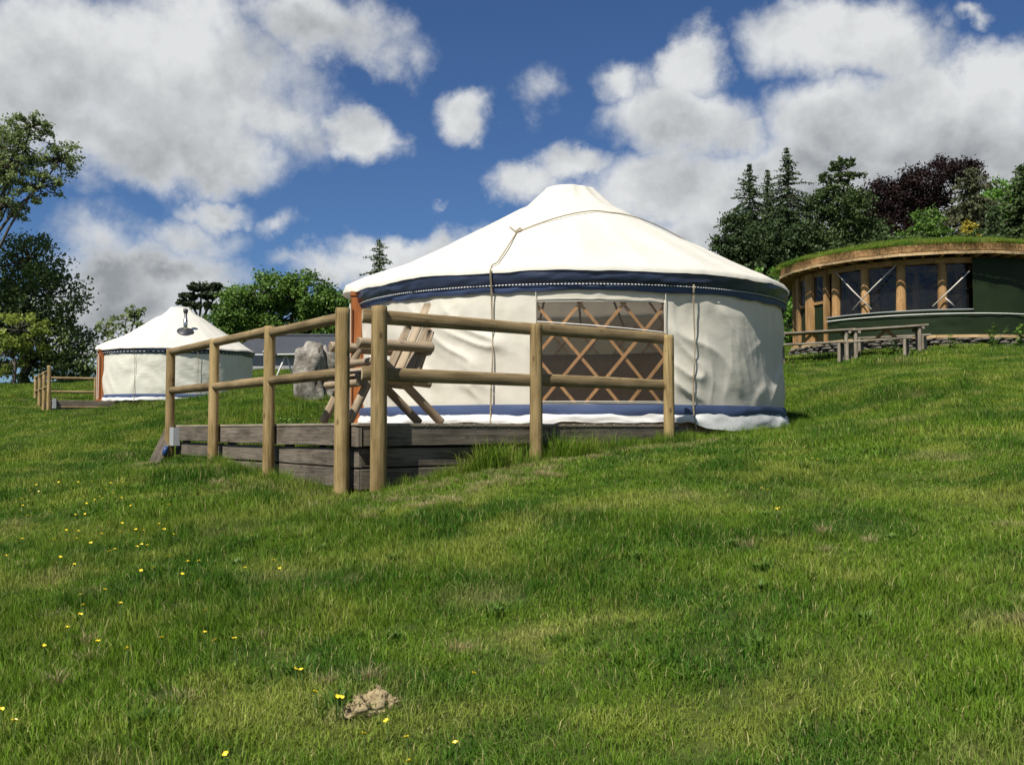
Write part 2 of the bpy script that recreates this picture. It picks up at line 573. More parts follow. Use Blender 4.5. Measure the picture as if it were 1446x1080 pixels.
M_post = wood('treated_pole', (.150, .100, .038), (.330, .238, .108), .8, knots=.75)
M_end = wood('pole_end', (0.2652, 0.2106, 0.1248), (0.39, 0.3198, 0.2106), 1.5, knots=0)
M_rail = wood('treated_rail', (0.1092, 0.0749, 0.0343), (0.234, 0.17, 0.0874), .8, knots=.4)
M_grey = wood('weathered_board', (0.0585, 0.0468, 0.0343), (0.1677, 0.1404, 0.1076), 1.0, knots=.45, bump=.4)
M_deck = wood('deck_board', (0.156, 0.1287, 0.0936), (0.2808, 0.234, 0.1716), 1.0)
M_log = wood('chair_log', (0.1716, 0.1248, 0.078), (0.3276, 0.2574, 0.1755), .9, knots=.5)
M_logend = wood('chair_log_end', (0.1248, 0.0936, 0.0624), (0.2496, 0.195, 0.1326), 1.3, knots=0)
M_door = wood('stained_door', (0.2652, 0.0764, 0.0156), (0.39, 0.1326, 0.0328), .8, rough=.45, knots=.1, spec=.4)
M_lat = wood('lattice_wood', (.40, .25, .14), (.62, .44, .28), 1.5, knots=.2)
M_larch = wood('larch', (0.234, 0.1248, 0.0452), (0.39, 0.234, 0.1014), .6, knots=.5)
M_larchlight = wood('larch_strip', (0.3276, 0.2106, 0.0975), (0.468, 0.3354, 0.1833), .6, knots=.2)
M_bench = wood('weathered_bench', (0.1326, 0.1092, 0.078), (0.2808, 0.2418, 0.1872), 1.0)
M_canvas = canvas('cream_canvas', (.68, .645, .555), .22, .08, .14)
M_roof = canvas('roof_canvas', (.64, .615, .545), .20, .06, .22)
M_canvas2 = canvas('far_canvas', (.62, .605, .52), .10, .08, .3)
M_navy = plain('navy_canvas', (.020, .028, .055), .34, .5, .3, 3.0, .25, bscale=5)
M_blue = plain('blue_band', (.048, .072, .148), .6, .3, .15, 4.0, .2, bscale=6)
M_skirt = plain('white_skirt', (.58, .58, .56), .7, .1, .14, 5.0, .2, bscale=9)
M_cord_w = plain('white_cord', (.78, .77, .72), .8, .1)
M_cord_b = plain('navy_cord', (.05, .06, .10), .8, .1)
M_rope = plain('hemp_rope', (.30, .25, .17), .9, .1, .25, 40)
M_lining = canvas('inner_lining', (.30, .215, .13), .10, .2, .3)
M_floor = wood('inner_floor', (0.1248, 0.0858, 0.0468), (0.2106, 0.1482, 0.0858), 1.0)
M_pane = clear_sheet('clear_window', (.90, .80, .66), .0, .025, .15, .35)
M_pane_r = clear_sheet('clear_screen', (.60, .61, .63), .05, .01, .05, .45)
M_steel = plain('flue_steel', (.50, .50, .48), .28, .5, .1, 6, metal=1.0)
M_black = plain('black_rubber', (.03, .032, .036), .5, .4, .2, 6)
M_tarp = plain('green_tarp', (.015, .024, .010), .55, .14, .3, 1.4, .5, bscale=3.0)
M_rock = rockmat('boulder_stone')
M_slate = slate('slate_roof', (.040, .044, .052), (.055, .06, .068))
M_render = plain('grey_render', (.27, .27, .27), .9, .1, .12, 1.5)
M_glassdark = plain('dark_glass', (.02, .025, .03), .1, .6, .1)
M_box = plain('grey_plastic', (.30, .31, .31), .5, .4, .05)
M_bluep = plain('blue_plastic', (.02, .05, .14), .4, .4, .05)
M_car = plain('pale_car_paint', (.62, .64, .66), .3, .5, .03)
M_trunk = wood('bark', (0.0429, 0.0351, 0.0273), (0.1014, 0.0858, 0.0663), .5, bump=.6, knots=0)
M_soil = plain('dead_turf', (.40, .32, .18), .95, .1, .35, 40, .8)
M_darkvoid = plain('dark_timber', (.07, .055, .04), .9, .1, .3)
M_bracew = plain('pale_brace', (.50, .46, .40), .7, .2)
M_stone = rockmat('plinth_stone', .34)
M_petal = plain('buttercup_petal', (.78, .60, .03), .35, .5, .1)
M_stem = plain('buttercup_stem', (.07, .12, .03), .6, .2, .2)
G_ground = grassmat('meadow_ground', True)
G_blade = grassmat('grass_blade')
G_straw = leafmat('straw_blade', (0.2434, 0.1966, 0.0796), (0.4118, 0.3463, 0.1778), .2, posscale=2.0)

# ------------------------------------------------------------------ terrain
u = Vector((-.579, .815, 0))
v = Vector((.817, .577, 0))
F0 = Vector((-1.236, 9.2, 0))
P0 = Vector((-1.589, 9.27, 0))
YC = Vector((.854, 14.75, 0))
YR = 3.08
DECK = EYE + .066


def uv(a, b, z=0.0):
    """deck frame: a along u (away), b along v (right); z absolute"""
    p = F0 + u * a + v * b
    return Vector((p.x, p.y, z))


CTRL = [(0, 0, -1.5), (-4, 0, -1.75), (4, 0, -1.2), (0, 4, -1.08), (-3.5, 5, -1.18), (3.5, 5.5, -.70), (-1, 7, -.80), (2, 7.5, -.50),
        (-1.59, 9.2, -.66), (-1.24, 9.1, -.60), (.25, 10.15, -.32), (1.77, 11.2, -.20), (-2.65, 10.7, -.54), (-3.7, 12.2, -.46), (-4.75, 13.6, -.47),
        (-6.5, 11.6, -.70), (-9, 14, -.62), (-5.2, 16, -.12), (-15, 33.2, .58), (-16.5, 34.5, .55), (-14, 33.6, .66), (-12.4, 37, .92), (-10, 28, .45), (-19, 40, 1.45), (-30, 60, 2.5), (-60, 100, 3.4), (-22, 34, .9),
        (-4.04, 20, .62), (-7, 30, 1.5), (-12.7, 55, 3.3), (-9.5, 42, 2.2), (3.7, 13.4, -.02), (.85, 14.75, -.22), (-1.6, 13.5, -.36), (.85, 17.9, -.08), (-2.2, 16, -.20),
        (4.0, 15.4, .02), (1, 21, .55), (2.6, 11.9, -.10), (7.4, 24.6, 1.66), (9.6, 24.6, 1.79), (12.5, 27.0, 2.20), (12.8, 28.2, 2.22), (10.4, 30.2, 2.16), (16, 34, 2.35), (10.2, 33, 2.32), (22, 34, 2.6),
        (5, 10, -.02), (8, 14, .58), (6, 17, .72), (9.5, 20, 1.28), (13, 22, 1.7), (30, 75, 11.3), (50, 80, 14), (15, 60, 6.8), (0, 65, 4.9), (-15, 65, 4.2), (0, 45, 2.9),
        (60, 40, 8), (60, 10, 5), (-40, 10, -1.6), (-40, 40, .9), (0, -30, -4), (40, -30, 0), (-40, -30, -6), (0, 150, 13), (80, 150, 25), (-80, 150, 5),
        (220, 200, 45), (-220, 200, 6), (0, 320, 20), (220, -40, 14), (-220, -40, -14), (20, 45, 4.6)]
_c = np.array(CTRL, float)


def _tk(r2):
    return np.where(r2 > 1e-9, .5 * r2 * np.log(np.maximum(r2, 1e-9)), 0)


_n = len(_c)
_A = np.zeros((_n + 3, _n + 3))
_d2 = ((_c[:, None, :2] - _c[None, :, :2]) ** 2).sum(-1)
_A[:_n, :_n] = _tk(_d2) + np.eye(_n) * .35
_A[:_n, _n] = 1
_A[:_n, _n + 1:] = _c[:, :2]
_A[_n:, :_n] = _A[:_n, _n:].T
_sol = np.linalg.solve(_A, np.concatenate([_c[:, 2], np.zeros(3)]))


def gz(x, y):
    x = np.asarray(x, float)
    y = np.asarray(y, float)
    sh = x.shape
    xf, yf = x.ravel(), y.ravel()
    out = np.zeros(len(xf))
    for k in range(0, len(xf), 20000):
        xs, ys = xf[k:k + 20000], yf[k:k + 20000]
        r2 = (xs[:, None] - _c[None, :, 0]) ** 2 + (ys[:, None] - _c[None, :, 1]) ** 2
        out[k:k + 20000] = _tk(r2) @ _sol[:_n] + _sol[_n] + _sol[_n + 1] * xs + _sol[_n + 2] * ys
    rough = .035 * fbm(xf * .8, yf * .8, oct=3, seed=3) + .012 * vnoise(xf * 3.1, yf * 3.1, seed=9)
    flat = np.exp(-(((xf - YC.x) ** 2 + (yf - YC.y) ** 2) / 16.0))
    return (out + rough * (1 - flat * .8) + EYE).reshape(sh)


def g1(x, y):
    return float(gz(np.array([x]), np.array([y]))[0])


def axis_coords(lo, hi, c0, fine, step, grow):
    xs = [c0]
    s = step
    x = c0
    while x < hi:
        if x > c0 + fine:
            s *= grow
        x += s
        xs.append(x)
    s = step
    x = c0
    left = []
    while x > lo:
        if x < c0 - fine:
            s *= grow
        x -= s
        left.append(x)
    return np.array(left[::-1] + xs)


gx = axis_coords(-260, 260, 0, 8, .22, 1.06)
gy = axis_coords(-40, 340, 8, 8, .22, 1.05)
GX, GY = np.meshgrid(gx, gy)
ground = grid_obj('ground', GX, GY, gz(GX, GY), G_ground, None)
tag(ground, 'grassy hillside meadow rising to the right', 'ground', kind='structure')

# ------------------------------------------------------------------ main deck
LEFT_B = -.15          # deck's left edge along v
FRONT_A = .10          # deck's front edge along u
A_END, B_END = 5.85, 4.10
deck = thing('deck', uv(FRONT_A, LEFT_B, DECK - .6), 'weathered timber deck raised on stacked grey boards under the large cream yurt', 'deck')
bw = .142
nb = int((B_END - LEFT_B) / bw)
for i in range(nb):
    b = LEFT_B - .03 + bw * (i + .5)
    plank('deck_board', uv(FRONT_A - .03, b, DECK - .015), uv(A_END, b, DECK - .015), bw - .008, .028, M_deck, deck, side=v, warp=.0)
rows = [(.030, -.158), (-.176, -.352), (-.372, -.56)]
cuts_l = [FRONT_A + .02, .26 + .05, 2.08, 3.88, 5.75]
for ri, (zt, zb) in enumerate(rows):
    inset = .0 if ri == 0 else .035
    for k in range(len(cuts_l) - 1):
        a0, a1 = cuts_l[k] + .006, cuts_l[k + 1] - .006
        zc = DECK - .03 + (zt + zb) / 2 + random.uniform(-.006, .006) - .03
        plank('side_board', uv(a0, LEFT_B + inset, zc), uv(a1, LEFT_B + inset, zc + random.uniform(-.008, .008)), abs(zt - zb), .04, M_grey, deck, warp=.004)
    cuts_f = [LEFT_B + .025, 2.05 + .1 * ri, B_END]
    for k in range(2):
        b0, b1 = cuts_f[k] + .006, cuts_f[k + 1] - .006
        zc = DECK - .03 + (zt + zb) / 2 - .03
        plank('side_board', uv(FRONT_A + inset, b0, zc), uv(FRONT_A + inset, b1, zc + random.uniform(-.008, .008)), abs(zt - zb), .04, M_grey, deck, warp=.004)
for a in (.22, 2.0, 3.8, 5.6):
    for b in (LEFT_B + .12, 2.0, 3.9):
        p = uv(a, b)
        box('support_post', (p.x, p.y, DECK - .40), (.09, .09, .68), M_darkvoid, deck, rz=math.atan2(v.y, v.x))
plank('corner_batten', uv(FRONT_A - .005, LEFT_B - .005, DECK - .22), uv(FRONT_A - .005, LEFT_B - .005, DECK - .045), .05, .05, M_grey, deck, side=v, warp=0)

# ------------------------------------------------------------------ fences of the main deck
RT, RL = 1.0, .465      # centre heights of top and lower rail above deck


def fence_post(p, ztop, r, parent):
    zb = g1(p.x, p.y) - .25
    log('post', (p.x, p.y, zb), (p.x, p.y, ztop), r * 1.04, r * .97, M_post, parent, segs=18, side=v, rough=.03, endmat=M_end, chamfer=.06)


fence = thing('post_and_rail_fence', P0 + Vector((0, 0, g1(P0.x, P0.y))), 'round post fence running back along the left side of the near deck', 'fence', 'fences of the near deck')
lp = [P0 + u * (1.8 * k) for k in range(4)]
for k, p in enumerate(lp):
    fence_post(p, DECK + [1.075, 1.06, 1.055, 1.05][k], [.070, .062, .062, .062][k], fence)
for hz in (RT, RL):
    for k in range(3):
        q0, q1 = lp[k] + v * .012, lp[k + 1] + v * .012
        q0 = q0 + u * (.055 if k == 0 else .0)
        off = Vector((0, 0, DECK + hz + random.uniform(-.012, .012)))
        log('rail', q0 + off, q1 + off, .056, .052, M_rail, fence, segs=12, side=-v, rough=.05, endmat=M_end)

fence2 = thing('post_and_rail_fence', F0 + Vector((0, 0, g1(F0.x, F0.y))), 'round post fence with flat rails across the front of the near deck', 'fence', 'fences of the near deck')
fp = [F0, F0 + v * 1.818, F0 + v * 3.71]
for k, p in enumerate(fp):
    fence_post(p, DECK + [1.085, 1.03, 1.02][k], [.076, .066, .062][k], fence2)
for hz in (RT, RL):
    for (b0, b1) in ((-.165, 1.83), (1.838, 3.70)):
        z = DECK + hz - .01
        log('rail', uv(.035, b0, z), uv(.035, b1, z - .01), .067, .063, M_rail, fence2, segs=12, half=True, squash=.42, side=-u, rough=.03, endmat=M_end)

# ------------------------------------------------------------------ yurts


def ring(C, r, th, z):
    return Vector((C.x + r * math.sin(th), C.y - r * math.cos(th), z))


def yurt(label, C, RR, zb, ze, ztop, door_th, win, rope_th, seed, fine, canv, roofm, group=None, sag=.05, flue=None):
    """C centre, RR wall radius, zb floor, ze eave height over floor, ztop crown height over floor"""
    Y = thing('yurt', (C.x, C.y, zb), label, 'yurt', group)
    base = Matrix.Translation((C.x, C.y, zb))
    nT = 900 if fine else 240
    nZ = 76 if fine else 18
    th = np.linspace(-math.pi, math.pi, nT, endpoint=False)

    def zeave(t):
        return zb + ze - sag * np.cos(t - R(3))

    # --- wall with folds
    zz = np.linspace(0, 1, nZ)
    T, H = np.meshgrid(th, zz)
    Zr = .10 + H * (ze - .16)
    S = T * RR

    def folds(S, Z, T):
        sw = .022 * fbm(S * .9, Z * .8, oct=2, seed=seed)
        a1 = S * .80 + Z * .60
        b1 = -S * .60 + Z * .80
        warp = .35 * fbm(S * .7, Z * .7, oct=2, seed=seed + 5)
        r1 = 1 - np.abs(fbm(a1 * .55 + warp, b1 * 1.9 + warp * 2, oct=2, seed=seed + 11))
        a2 = S * .80 - Z * .60
        b2 = S * .60 + Z * .80
        r2 = 1 - np.abs(fbm(a2 * .5 + warp, b2 * 1.7 - warp * 2, oct=2, seed=seed + 23))
        vert = 1 - np.abs(fbm(S * 3.6 + warp * 2.5, Z * .45, oct=3, seed=seed + 31))
        msk = sm(vnoise(S * .6, Z * .5, seed=seed + 41), -.35, .35)
        d = sw + .055 * (r1 ** 3) * msk + .052 * (r2 ** 3) * (1 - msk)
        right = sm(T, R(24), R(32)) * (1 - sm(T, R(60), R(75))) * (1.0 if fine else .0)
        low = sm(Z, 1.55, .75)
        d = d + right * low * .010 * vert ** 2 * (.4 + sm(vnoise(S * 1.3, Z * .9, seed=seed + 91), -.3, .5)) + right * .008 * fbm(S * 1.8 + Z, Z * 2.4, oct=3, seed=seed + 93) + (1 - right) * .006 * vert ** 2
        top = sm(Z, ze - .65, ze - .25)
        d = d + top * .012 * np.sin(S * 19 + 3 * fbm(S * 1.3, Z, oct=2, seed=seed + 3))
        return d

    D = folds(S, Zr, T)
    quiet = np.zeros_like(T)
    D = D * (1 - .35 * sm(T, R(26), R(34)))
    D = D * (.25 + .75 * sm(Zr, .20, .50)) * (1 - .65 * sm(Zr, ze - .55, ze - .30))
    if win:
        t0, t1, z0, z1 = win
        quiet = sm(T, t0 - R(3), t0) * sm(T, t1 + R(3), t1) * sm(Zr, z0 - .12, z0) * sm(Zr, z1 + .12, z1)
    D = D * (1 - .85 * quiet)
    D = D - .035 * sm(Zr, ze - .1, ze - .35) * 0
    rad = RR + D - .015
    X = C.x + rad * np.sin(T)
    Yy = C.y - rad * np.cos(T)
    Z = zb + .10 + H * (zeave(T) - zb - .16)
    hole = None
    i, j = np.meshgrid(np.arange(nZ - 1), np.arange(nT), indexing='ij')
    tc = T[:-1] + math.pi / nT
    zc = (Zr[:-1] + Zr[1:]) / 2
    hole = np.zeros_like(tc, bool)
    if win:
        hole |= (tc > t0) & (tc < t1) & (zc > z0) & (zc < z1)
    dw = .44 / RR
    hole |= (np.abs(tc - door_th) < dw) & (zc < ze - .12)
    wall = grid_obj('wall_canvas', X, Yy, Z, canv, Y, base, wrap=True, hole=hole)
    # --- inner lining on the lattice
    nL = 120
    tl = np.linspace(-math.pi, math.pi, nL, endpoint=False)
    TL, HL = np.meshgrid(tl, np.linspace(0, 1, 6))
    ZL = HL * (ze - .1)
    tcl = TL[:-1] + math.pi / nL
    hl = np.abs(tcl - door_th) < dw
    if win:
        hl |= (tcl > t0 - R(5)) & (tcl < t1 + R(5))
    if fine:
        rl = RR - .10
        grid_obj('inner_lining', C.x + rl * np.sin(TL), C.y - rl * np.cos(TL), zb + np.minimum(ZL, 1.28), M_lining, Y, base, wrap=True, hole=hl)
    # --- floor disc
    nf = 64
    tf = np.linspace(0, 2 * math.pi, nf, endpoint=False)
    vs = [(RR * .995 * math.sin(t), -RR * .995 * math.cos(t), zz_) for zz_ in (.006, -.10) for t in tf]
    fs = [tuple(range(nf)), tuple(range(2 * nf - 1, nf - 1, -1))] + [(k, nf + k, nf + (k + 1) % nf, (k + 1) % nf) for k in range(nf)]
    mesh_obj('floor', vs, fs, M_floor, Y, base)
    # --- roof cone with crown
    re = RR + .085
    prof = [(.03, ztop + .025), (.20, ztop + .022), (.345, ztop + .016), (.362, ztop - .01), (.50, ztop - .15), (.66, ztop - .28), (.85, ztop - .365)]
    e_in = re - .10
    for k in range(1, 15):
        f = k / 15
        r = .85 + (e_in - .85) * f
        z = (ztop - .365) + (ze + .03 - (ztop - .365)) * f - .02 * math.sin(f * math.pi)
        prof.append((r, z))
    prof += [(e_in, ze + .03), (re - .03, ze + .005), (re, ze - .03), (re + .008, ze - .07)]
    pr = np.array([p[0] for p in prof])
    pz = np.array([p[1] for p in prof])
    nR = 480 if fine else 120
    tr = np.linspace(-math.pi, math.pi, nR, endpoint=False)
    TR, PR = np.meshgrid(tr, pr)
    _, PZ = np.meshgrid(tr, pz)
    fr = sm(PR, .5, re)
    npole = 24
    PZ = PZ - fr * sag * np.cos(TR - R(3)) + .020 * fr * (1 - 1.6 * np.abs(np.sin(TR * npole / 2))) * (1 - sm(PR, re - .25, re)) + .018 * fbm(PR * 1.6 * np.sin(TR), PR * 1.6 * np.cos(TR), oct=3, seed=seed + 77)
    PR2 = PR + .012 * sm(PR, re - .15, re) * fbm(TR * 14, PZ * 2, oct=2, seed=seed + 8) + .05 * np.exp(-((PR - .5) / .2) ** 2) * fbm(TR * 1.6, PR, oct=2, seed=seed + 9)
    # hood over the door
    hood = np.exp(-((TR - door_th) / (.40 / RR)) ** 4) * sm(PR, re - 1.0, re)
    PR2 = PR2 + .16 * hood
    PZ = PZ + .10 * hood * (1 - .5 * sm(PR, re - .04, re))
    grid_obj('roof_canvas', C.x + PR2 * np.sin(TR), C.y - PR2 * np.cos(TR), zb + PZ, roofm, Y, base, wrap=True)
    # --- dark valance under the eave
    nV = 11 if fine else 5
    TV, HV = np.meshgrid(tr, np.linspace(0, 1, nV))
    SV = TV * RR
    dep = .25 if fine else .17
    wav = .018 * fbm(SV * 2.1, HV * 0, oct=3, seed=seed + 60)
    ZV = ze - .052 - HV * (dep + wav)
    fold = 1 - np.abs(fbm(SV * 2.3 + HV * 1.1, HV * 1.3, oct=3, seed=seed + 61))
    belly = np.sin(HV * math.pi) * .016
    RV = re - .012 - HV * .055 + belly * (.6 + .6 * fbm(SV * 1.1, HV, oct=2, seed=seed + 62)) + .022 * fold ** 3 * np.sin(HV * math.pi) - .014 * np.exp(-((HV - .70) / .07) ** 2)
    ZVw = zb + ZV - sag * np.cos(TV - R(3))
    gap = np.abs(TV[:-1] + math.pi / nR - door_th) < (.40 / RR)
    fmat = None
    qcount = (~gap).sum()
    rowidx = np.repeat(np.arange(nV - 1)[:, None], nR, axis=1)[~gap]
    grid_obj('eave_valance', C.x + RV * np.sin(TV), C.y - RV * np.cos(TV), ZVw, M_navy, Y, base, wrap=True, hole=gap, mats=[M_navy, M_blue], fmat=(rowidx >= (nV - 1) * .68).astype(int))
    # --- cord round the valance
    nC = 900 if fine else 200
    pts = []
    a0, a1 = door_th + .42 / RR, door_th + 2 * math.pi - .42 / RR
    for k in range(nC):
        t = a0 + (a1 - a0) * k / (nC - 1)
        pts.append(ring(C, re - .012 - .7 * .055 + .018, t, zb + ze - .052 - .7 * dep - sag * math.cos(t - R(3))))
    tube('valance_cord', pts, .0062 if fine else .008, M_cord_w, Y, segs=5, mats=[M_cord_w, M_cord_b], stripe=1)
    # --- blue foot band and white skirt
    TB, HB = np.meshgrid(tr, np.linspace(0, 1, 5))
    gapb = np.abs(TB[:-1] + math.pi / nR - door_th) < (.46 / RR)
    rb = RR + .03 + .012 * fbm(TB * RR * 2, HB, oct=2, seed=seed + 70) + .012 * np.sin(HB * math.pi)
    grid_obj('foot_band', C.x + rb * np.sin(TB), C.y - rb * np.cos(TB), zb + .10 + HB * .135, M_blue, Y, base, wrap=True, hole=gapb)
    TB, HB = np.meshgrid(tr, np.linspace(0, 1, 9))
    gapb = np.abs(TB[:-1] + math.pi / nR - door_th) < (.46 / RR)
    drop = .0 + .08 * sm(TB, R(24), R(29)) * (1 - sm(TB, R(70), R(85))) * (1 - .45 * sm(TB, R(45), R(62)))
    rs = RR + .036 + (.022 + .016 * fbm(TB * RR * 1.5, HB, oct=2, seed=seed + 80)) * np.sin(np.minimum(HB * 1.1, 1) * math.pi * .62) + .008 * fbm(TB * RR * 5, HB * 1.5, oct=2, seed=seed + 81) + .012 * drop / .1 * HB
    zs = .125 + .012 * fbm(TB * RR * 5, HB * 0, oct=2, seed=seed + 82) - HB * (.11 + drop) + .008 * fbm(TB * RR * 4, HB * 2, oct=2, seed=seed + 83)
    grid_obj('white_skirt', C.x + rs * np.sin(TB), C.y - rs * np.cos(TB), zb + zs, M_skirt, Y, base, wrap=True, hole=gapb)
    # --- lattice, poles (shared meshes)
    if fine:
        k_ang, rl = .84, RR - .065
        zt = ze - .16
        nS = 14
        for fam in (1, -1):
            vs, fs = [], []
            for k in range(nS + 1):
                f = k / nS
                z = .03 + f * (zt - .03)
                t = fam * (z * k_ang) / rl
                for (dt, dr) in ((-.024, -.007), (.024, -.007), (.024, .007), (-.024, .007)):
                    rr = rl + dr + .008 * fam
                    tt = t + dt / rl
                    vs.append((rr * math.sin(tt), -rr * math.cos(tt), z))
            for k in range(nS):
                for e in range(4):
                    fs.append((k * 4 + e, k * 4 + (e + 1) % 4, (k + 1) * 4 + (e + 1) % 4, (k + 1) * 4 + e))
            fs += [(3, 2, 1, 0), tuple(nS * 4 + e for e in range(4))]
            src = None
            NS = 36
            for s in range(NS):
                ang = 2 * math.pi * s / NS + R(6.2 if fam > 0 else 2.0)
                dd = (ang + fam * .6 * zt * k_ang / rl - door_th + math.pi) % (2 * math.pi) - math.pi
                if abs(dd) < .75 / RR:
                    continue
                Ms = base @ Matrix.Rotation(ang, 4, 'Z')
                if src is None:
                    src = mesh_obj('lattice_slat', vs, fs, M_lat, Y, Ms)
                else:
                    link('lattice_slat', src.data, Y, Ms)
        M0, L = frame((0, -(RR - .06), ze - .16), (0, -.38, ztop - .09))
        src = None
        for s in range(24):
            Ms = base @ Matrix.Rotation(2 * math.pi * (s + .5) / 24, 4, 'Z')
            p0, p1 = Ms @ Vector((0, -(RR - .10), ze - .20)), Ms @ Vector((0, -.38, ztop - .17))
            if src is None:
                src = log('roof_pole', p0, p1, .022, .016, M_lat, Y, segs=7)
                src_inv = Ms.inverted() @ WM[src.name]
            else:
                link('roof_pole', src.data, Y, Ms @ src_inv)
        pts = [ring(C, .40, 2 * math.pi * k / 32, zb + ztop - .14) for k in range(32)]
        tube('crown_ring', pts, .04, M_lat, Y, segs=8, closed=True)
    # --- window
    if win:
        tw = np.linspace(t0 - R(.4), t1 + R(.4), 40)
        TW, HW = np.meshgrid(tw, np.linspace(z0 - .02, z1 + .02, 12))
        rw = RR - .028 + .008 * fbm(TW * RR * 1.5, HW * 1.5, oct=2, seed=4)
        wn = grid_obj('window', C.x + rw * np.sin(TW), C.y - rw * np.cos(TW), zb + HW - .0, M_pane, Y, base)
        # hem round the opening
        for (ha, hb, za, zb_) in ((t0, t1, z1, z1), (t0, t1, z0, z0), (t0, t0, z0, z1), (t1, t1, z0, z1)):
            pts = [ring(C, RR + .0, ha + (hb - ha) * k / 24, zb + za + (zb_ - za) * k / 24) for k in range(25)]
            tube('window_hem', pts, .005, canv, wn, segs=5)
        pts = [ring(C, RR - .004, t0 + (t1 - t0) * k / 24, zb + z1 - .27 - .12 * k / 24) for k in range(25)]
        tube('window_tie', pts, .005, M_cord_w, wn, segs=5)
        # stitched storm flap seams beside the window
        for tt in (t0 - R(.15), t1 + R(.15)):
            pts = [ring(C, RR + .012, tt, zb + .24 + (ze - .55 + .24) * k / 30) for k in range(31)]
            tube('seam', pts, .006, canv, Y, segs=5)
    # --- ropes down the wall
    for rt in rope_th:
        for dt in ((0, .004) if fine else (0,)):
            pts = []
            for k in range(40):
                f = k / 39
                top_ = ze - .02 if rt < 0 else ze - .20
                z = zb + top_ - f * (top_ + .03)
                tt = rt + dt * math.sin(f * 5 + 1) + .0035 * math.sin(f * 9 + rt * 9)
                r_ = RR + .055 + (.065 if rt < 0 else .012) * (1 - sm(f, .0, .18)) + (.03 * sm(f, .85, 1))
                pts.append(ring(C, float(r_), tt, z - sag * math.cos(rt)))
            tube('rope', pts, .0062 if fine else .008, M_rope, Y, segs=5)

    def roof_pt(r, t, lift=.02):
        z = float(np.interp(r, pr, pz)) - float(sm(r, .5, re)) * sag * math.cos(t - R(3))
        return ring(C, r, t, zb + z + lift)
    # --- door
    n = Vector((math.sin(door_th), -math.cos(door_th), 0))
    sd = Vector((math.cos(door_th), math.sin(door_th), 0))
    cen = Vector((C.x, C.y, 0)) + n * (RR - .02)
    wd, hd = .40, ze - .12
    zf = Vector((0, 0, zb))
    dr = plank('door', cen + zf + n * .02 + Vector((0, 0, .10)), cen + zf + n * .02 + Vector((0, 0, hd - .05)), 2 * wd - .02, .045, M_door, Y, side=sd, warp=0)
    for s in (-1, 1):
        plank('jamb', cen + sd * (s * (wd + .02)) + zf + n * .04, cen + sd * (s * (wd + .02)) + zf + n * .04 + Vector((0, 0, hd)), .055, .23, M_door, dr, side=sd, warp=0)
        plank('jamb_moulding', cen + sd * (s * (wd + .056)) + zf + n * .06 + Vector((0, 0, .05)), cen + sd * (s * (wd + .056)) + zf + n * .06 + Vector((0, 0, hd - .05)), .016, .11, M_door, dr, side=sd, warp=0)
    plank('lintel', cen - sd * (wd + .06) + zf + n * .04 + Vector((0, 0, hd + .032)), cen + sd * (wd + .06) + zf + n * .04 + Vector((0, 0, hd + .032)), .06, .25, M_door, dr, warp=0)
    plank('threshold', cen - sd * (wd + .10) + zf + n * .07 + Vector((0, 0, .035)), cen + sd * (wd + .10) + zf + n * .07 + Vector((0, 0, .035)), .065, .32, M_door, dr, warp=0)
    # canvas edges lapped round the frame
    for s in (-1, 1):
        plank('canvas_edge', cen + sd * (s * (wd + .10)) + zf + n * .165 + Vector((0, 0, .08)), cen + sd * (s * (wd + .10)) + zf + n * .165 + Vector((0, 0, hd - .12)), .03, .025, canv, Y, side=sd, warp=.004)
    # --- stove flue
    if flue:
        fr_, ft, fh = flue
        p = roof_pt(fr_, ft, -.03)
        fl = tube('flue', [p, p + Vector((0, 0, fh * .55)), p + Vector((0, 0, fh * .56)), p + Vector((0, 0, fh * .8))], [.075, .075, .055, .055], M_steel, Y, segs=14)
        sl = math.atan2(pz[10] - pz[16], pr[16] - pr[10])
        nn = Vector((math.sin(ft) * math.sin(sl), -math.cos(ft) * math.sin(sl), math.cos(sl)))
        tube('flashing', [p + nn * .01, p + nn * .035, p + nn * .06, p + nn * .11], [.30, .295, .16, .085], M_black, fl, segs=20)
        tube('cowl', [p + Vector((0, 0, fh * .8)), p + Vector((0, 0, fh * .84)), p + Vector((0, 0, fh * .96)), p + Vector((0, 0, fh))], [.06, .085, .085, .02], M_black, fl, segs=12)
    return Y, roof_pt


DOOR_TH = math.atan2(-.988, .155)
Y1, roof1 = yurt('large cream yurt with lattice window and navy eave band on the near deck', YC, YR, DECK, 1.93, 3.52, DOOR_TH,
                 (R(-10.5), R(18.5), .27, 1.49), (R(-20.4), R(25.3)), 21, True, M_canvas, M_roof, group='cream yurts on the hillside')


def roof_rope(pts_rt, name='roof_rope', r=.008):
    pts = []
    for (ra, ta), (rb, tb) in zip(pts_rt[:-1], pts_rt[1:]):
        pa, pb = ring(Vector((0, 0, 0)), ra, R(ta), 0), ring(Vector((0, 0, 0)), rb, R(tb), 0)
        for k in range(12):
            q = pa.lerp(pb, k / 12)
            rr, tt = math.hypot(q.x, q.y), math.atan2(q.x, -q.y)
            pts.append(roof1(rr, tt, .022))
    rr, tt = pts_rt[-1]
    pts.append(roof1(rr, R(tt), .022))
    tube(name, pts, r, M_rope, Y1, segs=6)


roof_rope([(3.16, -20.4), (3.0, -20), (1.95, -24)])
roof_rope([(1.95, -24), (1.72, -31)])
roof_rope([(1.95, -24), (1.55, -12), (1.22, 15), (1.25, 24), (1.36, 52), (1.75, 75)], r=.008)
roof_rope([(1.95, -24), (1.86, -23), (1.80, -24.5), (1.93, -25)], r=.010)
